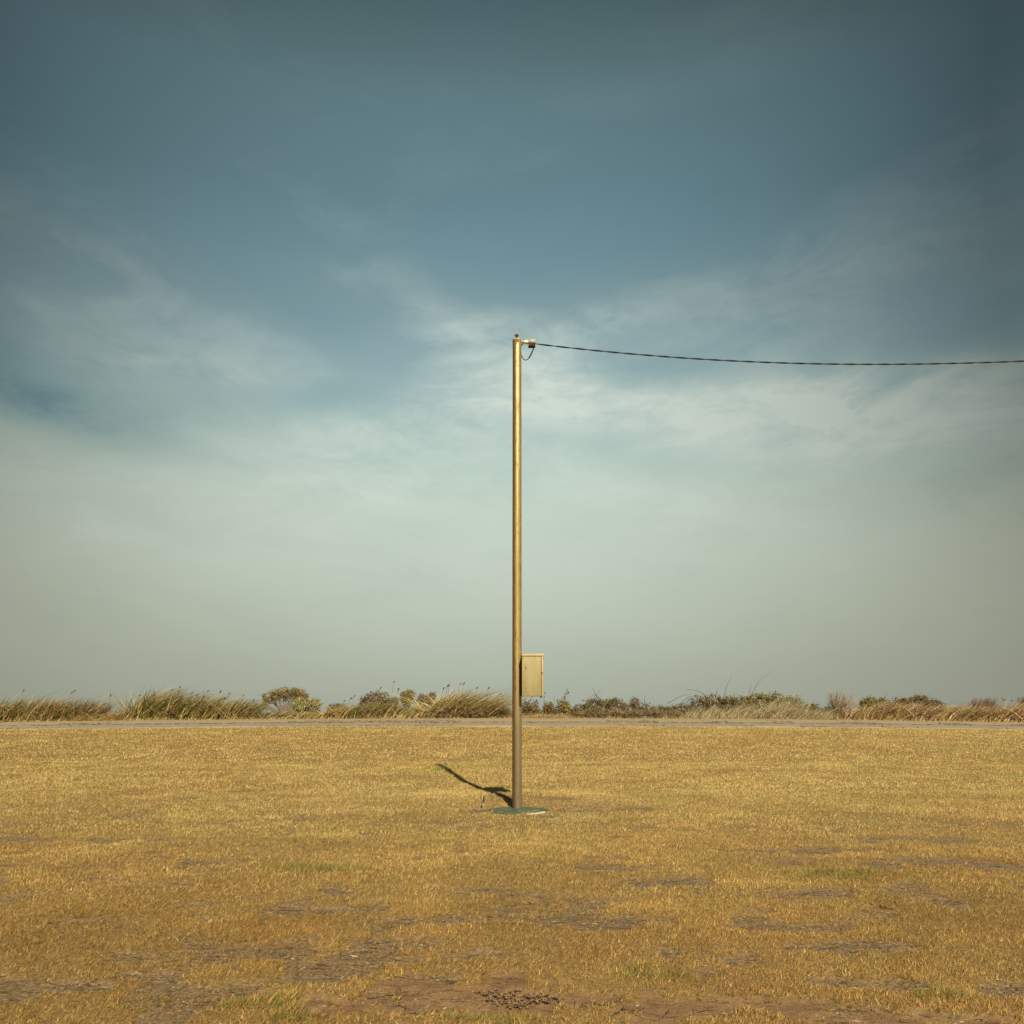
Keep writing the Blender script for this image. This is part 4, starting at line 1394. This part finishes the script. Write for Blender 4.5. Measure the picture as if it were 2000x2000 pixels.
reed_clump('dry_grass_clump', 'dry grass', 'pale grey straw grass at the right end of the broadest bush', 1546, 1622, 1382, RD, 'straw', 480, lean=0.7, width=0.022, tall=[(1586, 1369), (1581, 1372)])
shrub('low_dark_bush', 'shrub', 'low dark bush at the foot of the bare fan-shaped shrub', [(1566, 1598, 1374, 1404), (1594, 1636, 1380, 1404)], 47.0, 'olivedark', 1700, 0.040, 14)
broom('bare_shrub', 'shrub', 'bare fan-shaped brown shrub with twiggy stems against the sky', 1612, 1658, 1344, 1634, 46.8, 70, (0.30, 0.22, 0.14))
broom('bare_shrub', 'shrub', 'smaller bare brown shrub leaning right beside the bare fan-shaped shrub', 1640, 1680, 1352, 1642, 46.6, 40, (0.30, 0.22, 0.14))
reed_clump('reed_clump', 'reeds', 'orange dry reeds with white tipped blades right of the bare shrubs', 1652, 1698, 1380, RD, 'orange', 360, tall=[(1664, 1364), (1677, 1362), (1670, 1372)], lean=0.5)
shrub('bushy_shrub', 'shrub', 'olive bush crest above dry reeds, right of the bare shrubs', [(1678, 1712, 1362, 1392), (1700, 1744, 1364, 1394)], 48.0, 'olive', 2200, 0.042, 12, spikes=[[(1726, 1366), (1731, 1352)]])
shrub('bushy_shrub', 'shrub', 'tallest olive bush of the right-hand reeds with a knobbly crest', [(1742, 1776, 1361, 1392), (1768, 1816, 1357, 1392), (1800, 1842, 1368, 1396)], 48.0, 'olivedark', 3200, 0.042, 16)
reed_clump('reed_clump', 'reeds', 'straw coloured reeds below the olive bush crest next to the bare shrubs', 1684, 1748, 1370, RD, 'orange', 560, tall=[(1702, 1366), (1738, 1370)])
reed_clump('reed_clump', 'reeds', 'tawny reeds below the tallest olive bush of the right-hand side', 1742, 1802, 1372, RD, 'orange', 540, tall=[(1775, 1364), (1783, 1362), (1755, 1366)])
reed_clump('reed_clump', 'reeds', 'rusty reeds running down from the tallest right-hand bush to the sea gap', 1796, 1856, 1378, RD, 'orange', 500, tall=[(1826, 1380), (1848, 1376)])
reed_clump('reed_clump', 'reeds', 'low tan reeds in the gap where the sea shows on the right', 1848, 1910, 1376, RD, 'orange', 540, tall=[(1848, 1370), (1886, 1374)])
broom('twiggy_shrub', 'shrub', 'left one of two brown fuzzy shrubs above the right-hand reeds', 1894, 1922, 1361, 1908, 48.0, 120, (0.20, 0.125, 0.085))
broom('twiggy_shrub', 'shrub', 'right one of two brown fuzzy shrubs above the right-hand reeds', 1918, 1948, 1360, 1932, 48.0, 140, (0.20, 0.125, 0.085))
reed_clump('reed_clump', 'reeds', 'russet reeds in front of the two brown fuzzy shrubs', 1904, 1960, 1380, RD, 'orange', 500, tall=[(1911, 1366), (1917, 1372)])
reed_clump('reed_clump', 'reeds', 'russet reeds with round black seed heads near the right end of the bed', 1950, 2006, 1374, RD, 'orange', 520, heads=[(1957, 1362), (1975, 1366), (1982, 1363), (1989, 1368), (1961, 1366), (1998, 1361)])
shrub('bushy_shrub', 'shrub', 'dark brown bush at the far right end of the reeds', [(1984, 2024, 1362, 1404)], 47.2, 'brown', 1400, 0.040, 14, twigs=40)
reed_clump('reed_clump', 'reeds', 'russet reed clump at the very right end of the bed', 2000, 2070, 1372, RD, 'orange', 520)
reed_clump('reed_clump', 'reeds', 'straw reed clump running out of view on the far left', -90, -10, 1366, RD, 'reed', 480)

# low matted undergrowth and fallen leaves along the foot of the reeds
n = 7000
x = rng.uniform(-36, 36, n)
y = VERGE1 + 0.1 + np.abs(rng.normal(0, 0.45, n)) + (fbm(x * 0.7, x * 0 + 2, 91, 3) - 0.5) * 0.5
gb = np.stack([x, y, zt(x, y) - 0.02], 1)
v, q, cc = strips(gb, rng.uniform(0, 6.28, n), rng.uniform(0.06, 0.30, n), rng.uniform(0.015, 0.03, n), rng.uniform(0.2, 0.9, n), rng.uniform(0.9, 1.5, n), pick(PAL['tan'], n), 2)
tag(mesh_np('verge_undergrowth', v, quads=q, mat=M['reed'], tint=cc), kind='stuff')
# ground cover on the bank behind, seen between the clumps
n = 20000
x = rng.uniform(-38, 38, n)
y = rng.uniform(45.3, 50.0, n)
gb = np.stack([x, y, zt(x, y) - 0.02], 1)
v, q, cc = strips(gb, rng.normal(0, 1.0, n), rng.uniform(0.2, 0.50, n) * (0.5 + 1.6 * fbm(x * 0.8, y * 0.8, 14, 3)), rng.uniform(0.025, 0.045, n), rng.uniform(0.1, 0.7, n), rng.uniform(0.7, 1.4, n), pick(PAL['reed'], n), 2)
tag(mesh_np('bank_undergrowth', v, quads=q, mat=M['reed'], tint=cc), kind='stuff')

# dead leaf litter along the road seams
n = 5200
sel = rng.random(n)
x = rng.uniform(-32, 32, n)
drift = fbm(x * 0.6, x * 0 + 5.0, 44, 4)
keep = drift > 0.50 + 0.05 * (x > -2)
x, sel = x[keep], sel[keep]
n = len(x)
y = np.where(sel < 0.55, ROAD1 + 0.9 + rng.normal(0, 0.35, n), np.where(sel < 0.8, ROAD0 - 0.05 + rng.normal(0, 0.3, n), rng.uniform(ROAD0, VERGE1, n)))
c = np.stack([x, y, zt(x, y) + 0.032], 1)
a = rng.normal(0, 0.045, (n, 3)); b = rng.normal(0, 0.026, (n, 3))
a[:, 2] = np.abs(a[:, 2]) * 0.25; b[:, 2] *= 0.3
v = np.stack([c - a, c - b, c + a, c + b], 1).reshape(-1, 3)
lt = np.array([0.17, 0.11, 0.065]) * (0.5 + rng.random((n, 1)))
tag(mesh_np('leaf_litter', v, quads=np.arange(4 * n).reshape(-1, 4), mat=M['leaf'], tint=np.repeat(lt, 4, 0)), kind='stuff')

# =====================================================================
#  FOREGROUND: WEED, TWIGS, LEAF ON THE BARE SOIL
# =====================================================================
def soil_pt(px, py):
    x_, y_ = px2ground(px, py)
    return x_, y_, float(zground(np.array([x_]), np.array([y_]))[0])


wx, wy, wz = soil_pt(1010, 1943)
weed = tag(empty('creeping_weed', (wx, wy, wz)), 'low purple brown creeping weed mat in the middle of the bare soil', 'weed')
nr = 620
cx_ = rng.uniform(-0.27, 0.29, nr)
cy_ = rng.uniform(-0.17, 0.17, nr)
wk = (cx_ / 0.255) ** 2 + (cy_ / 0.145) ** 2 + (fbm(cx_ * 9 + 5, cy_ * 9 + 5, 12, 3) - 0.5) * 2.4 + rng.random(nr) * 0.5 < 0.95
cx_, cy_ = cx_[wk], cy_[wk]
Vs, Cs = [], []
for a_, b_ in zip(cx_, cy_):
    z_ = float(zground(np.array([wx + a_]), np.array([wy + b_]))[0]) - wz + rng.uniform(0.002, 0.016)
    k = 9
    th = rng.uniform(0, 6.28) + np.arange(k) * 2.4
    el = rng.uniform(0.1, 0.9, k)
    dr = np.stack([np.cos(th) * np.cos(el), np.sin(th) * np.cos(el), np.sin(el)], 1)
    sd = np.stack([-np.sin(th), np.cos(th), 0 * th], 1)
    ln = rng.uniform(0.008, 0.019, k)[:, None]
    c0 = np.array([[a_, b_, z_]])
    Vs.append(np.stack([c0 + 0 * dr, c0 + dr * ln * 0.6 - sd * ln * 0.24, c0 + dr * ln, c0 + dr * ln * 0.6 + sd * ln * 0.24], 1).reshape(-1, 3))
    pc = pick([((0.27, 0.155, 0.09), 4), ((0.30, 0.19, 0.105), 4), ((0.26, 0.205, 0.09), 2)], k, 0.8, 0.3)
    Cs.append(np.repeat(pc, 4, 0))
v = np.concatenate(Vs)
wl = mesh_np('weed_leaves', v, quads=np.arange(len(v)).reshape(-1, 4), mat=M['leaf'], parent=weed, tint=np.concatenate(Cs))
wl['kind'] = 'stuff'
pth = []
for k in range(26):
    a_, b_ = cx_[k], cy_[k]
    pth.append(np.array([[0, 0, 0.006], [a_ * 0.5, b_ * 0.5 + rng.normal(0, 0.01), 0.01], [a_, b_, 0.008]]))
v, q, cc = tubes_np(pth, [0.0022] * 26, [np.array([0.14, 0.07, 0.045])] * 26)
wr = mesh_np('runners', v, quads=q, mat=M['twig'], parent=weed, tint=cc)
wr['kind'] = 'stuff'

n = 17000                                                    # straw bits, clods and crumbs lying on the worn soil
x = rng.uniform(-2.6, 2.9, n)
y = rng.uniform(3.6, 7.6, n)
so_, th_, gr_ = patch_masks(x, y)
kp = rng.random(n) < np.maximum(np.where(so_ > 0.05, 0.30 + 0.7 * sst(0.5, 0.65, fbm(x * 5, y * 5, 101, 3)), 0), th_ * 0.8)
x, y = x[kp], y[kp]
ne = 620                                                     # dry straw scuffed up round the pad, mostly on its right
xe = PX + np.where(rng.random(ne) < 0.7, rng.uniform(0.0, 1.0, ne) ** 1.3 * 0.95 + 0.12, -rng.uniform(0.1, 0.75, ne))
ye = PY + rng.normal(0.0, 0.26, ne)
ok_ = ((xe - slab_c[0]) / 0.47) ** 2 + ((ye - slab_c[1]) / 0.40) ** 2 > 1.0
xe, ye = xe[ok_], ye[ok_]
ne = len(xe)
x, y = np.concatenate([x, xe]), np.concatenate([y, ye])
n = len(x)
far_ = np.arange(n) >= n - ne
c = np.stack([x, y, zground(x, y) + np.where(far_, 0.026, 0.003)], 1)
aa = rng.uniform(0, 6.28, n)
ln = rng.uniform(0.004, 0.020, n) * np.where(rng.random(n) < 0.3, 1.8, 1.0) * np.where(far_, 1.7, 1.0)
wd = rng.uniform(0.0012, 0.0045, n) * np.where(far_, 1.3, 1.0)
a = np.stack([np.cos(aa) * ln, np.sin(aa) * ln, rng.normal(0, 0.002, n)], 1)
b = np.stack([-np.sin(aa) * wd, np.cos(aa) * wd, np.abs(rng.normal(0.001, 0.001, n))], 1)
v = np.stack([c - a, c - b, c + a, c + b], 1).reshape(-1, 3)
lt = pick([((0.22, 0.14, 0.075), 3), ((0.08, 0.05, 0.03), 4), ((0.46, 0.34, 0.18), 3), ((0.34, 0.28, 0.19), 4)], n)
lt[far_] = pick([((0.62, 0.48, 0.28), 4), ((0.50, 0.33, 0.16), 3), ((0.22, 0.12, 0.06), 2)], ne, 0.8, 0.4)
tag(mesh_np('soil_litter', v, quads=np.arange(4 * n).reshape(-1, 4), mat=M['leaf'], tint=np.repeat(lt, 4, 0)), kind='stuff')

TW_ = [(1128, 1960, 60, 0.1, 'slender dark twig on the bare soil just right of the weed mat'),
       (1165, 1963, 45, -0.25, 'short forked dark twig on the bare soil beside the slender twig'),
       (1205, 1949, 40, 0.5, 'knobbly grey twig at the upper edge of the bare soil strip'),
       (1232, 1972, 70, 0.35, 'long crooked twig slanting across the right-hand bare soil'),
       (1296, 1978, 55, 0.6, 'thick dark root piece sticking up from the right-hand bare soil'),
       (1375, 1970, 60, 0.2, 'dry twig at the right end of the bare soil strip near green grass'),
       (775, 1958, 60, -0.3, 'pale dry root stem on the left arm of the bare soil'),
       (830, 1976, 70, -0.1, 'long dark root curving over the left arm of the bare soil'),
       (760, 1935, 80, 0.25, 'thin dry runner on the upper left border of the bare soil')]
for (px, py, ln, ang, lab) in TW_:
    x_, y_, z_ = soil_pt(px, py)
    s_ = ln * y_ / F
    root = tag(empty('twig', (x_, y_, z_)), lab, 'twig', 'dead twigs on the bare soil')
    bm = bmesh.new()
    pts = []
    for k in range(6):
        u = k / 5 - 0.5
        xx = u * s_ * math.cos(ang)
        yy = u * s_ * 1.6 * math.sin(ang) + rng.normal(0, 0.008)
        zz = float(zground(np.array([x_ + xx]), np.array([y_ + yy]))[0]) - z_ + 0.005 + abs(rng.normal(0, 0.006))
        pts.append((xx, yy, zz))
    bm_tube(bm, smooth_pts(pts, 3), list(np.linspace(0.0042, 0.0018, 16)), 6)
    main = bm_obj('stem', bm, M['twig_dark'], root)
    for k in (1, 2, 3, 4):
        bm = bmesh.new()
        p0 = Vector(pts[k])
        e = p0 + Vector((rng.normal(0.015, 0.02), rng.normal(0, 0.03), rng.uniform(0.008, 0.03)))
        bm_tube(bm, [p0, (p0 + e) / 2 + Vector((0, 0, 0.003)), e], [0.003, 0.0024, 0.0014], 5)
        bm_obj('side_twig', bm, M['twig_dark'], root)

x_, y_, z_ = soil_pt(901, 1969)
bm = bmesh.new()
rows = []
for k in range(7):
    u = k / 6
    wv = 0.011 * math.sin(math.pi * min(1, u * 0.95 + 0.04))
    rows.append([bm.verts.new((u * 0.036 - 0.018, sgn * wv, 0.004 + 0.009 * abs(sgn) * 1 + 0.010 * (u - 0.5) ** 2 * 4)) for sgn in (-1, 0, 1)])
for r0, r1 in zip(rows, rows[1:]):
    for j in range(2):
        bm.faces.new((r0[j], r0[j + 1], r1[j + 1], r1[j]))
bmesh.ops.solidify(bm, geom=bm.faces[:], thickness=0.0008)
lf = bm_obj('dead_leaf', bm, M['leaf_orange'])
lf.location = (x_, y_, z_)
lf.rotation_euler = (0.2, 0, 0.7)
tag(lf, 'single curled orange dead leaf on the bare soil left of the weed mat', 'leaf')

scene.cycles.max_bounces = 6
scene.cycles.transparent_max_bounces = 4
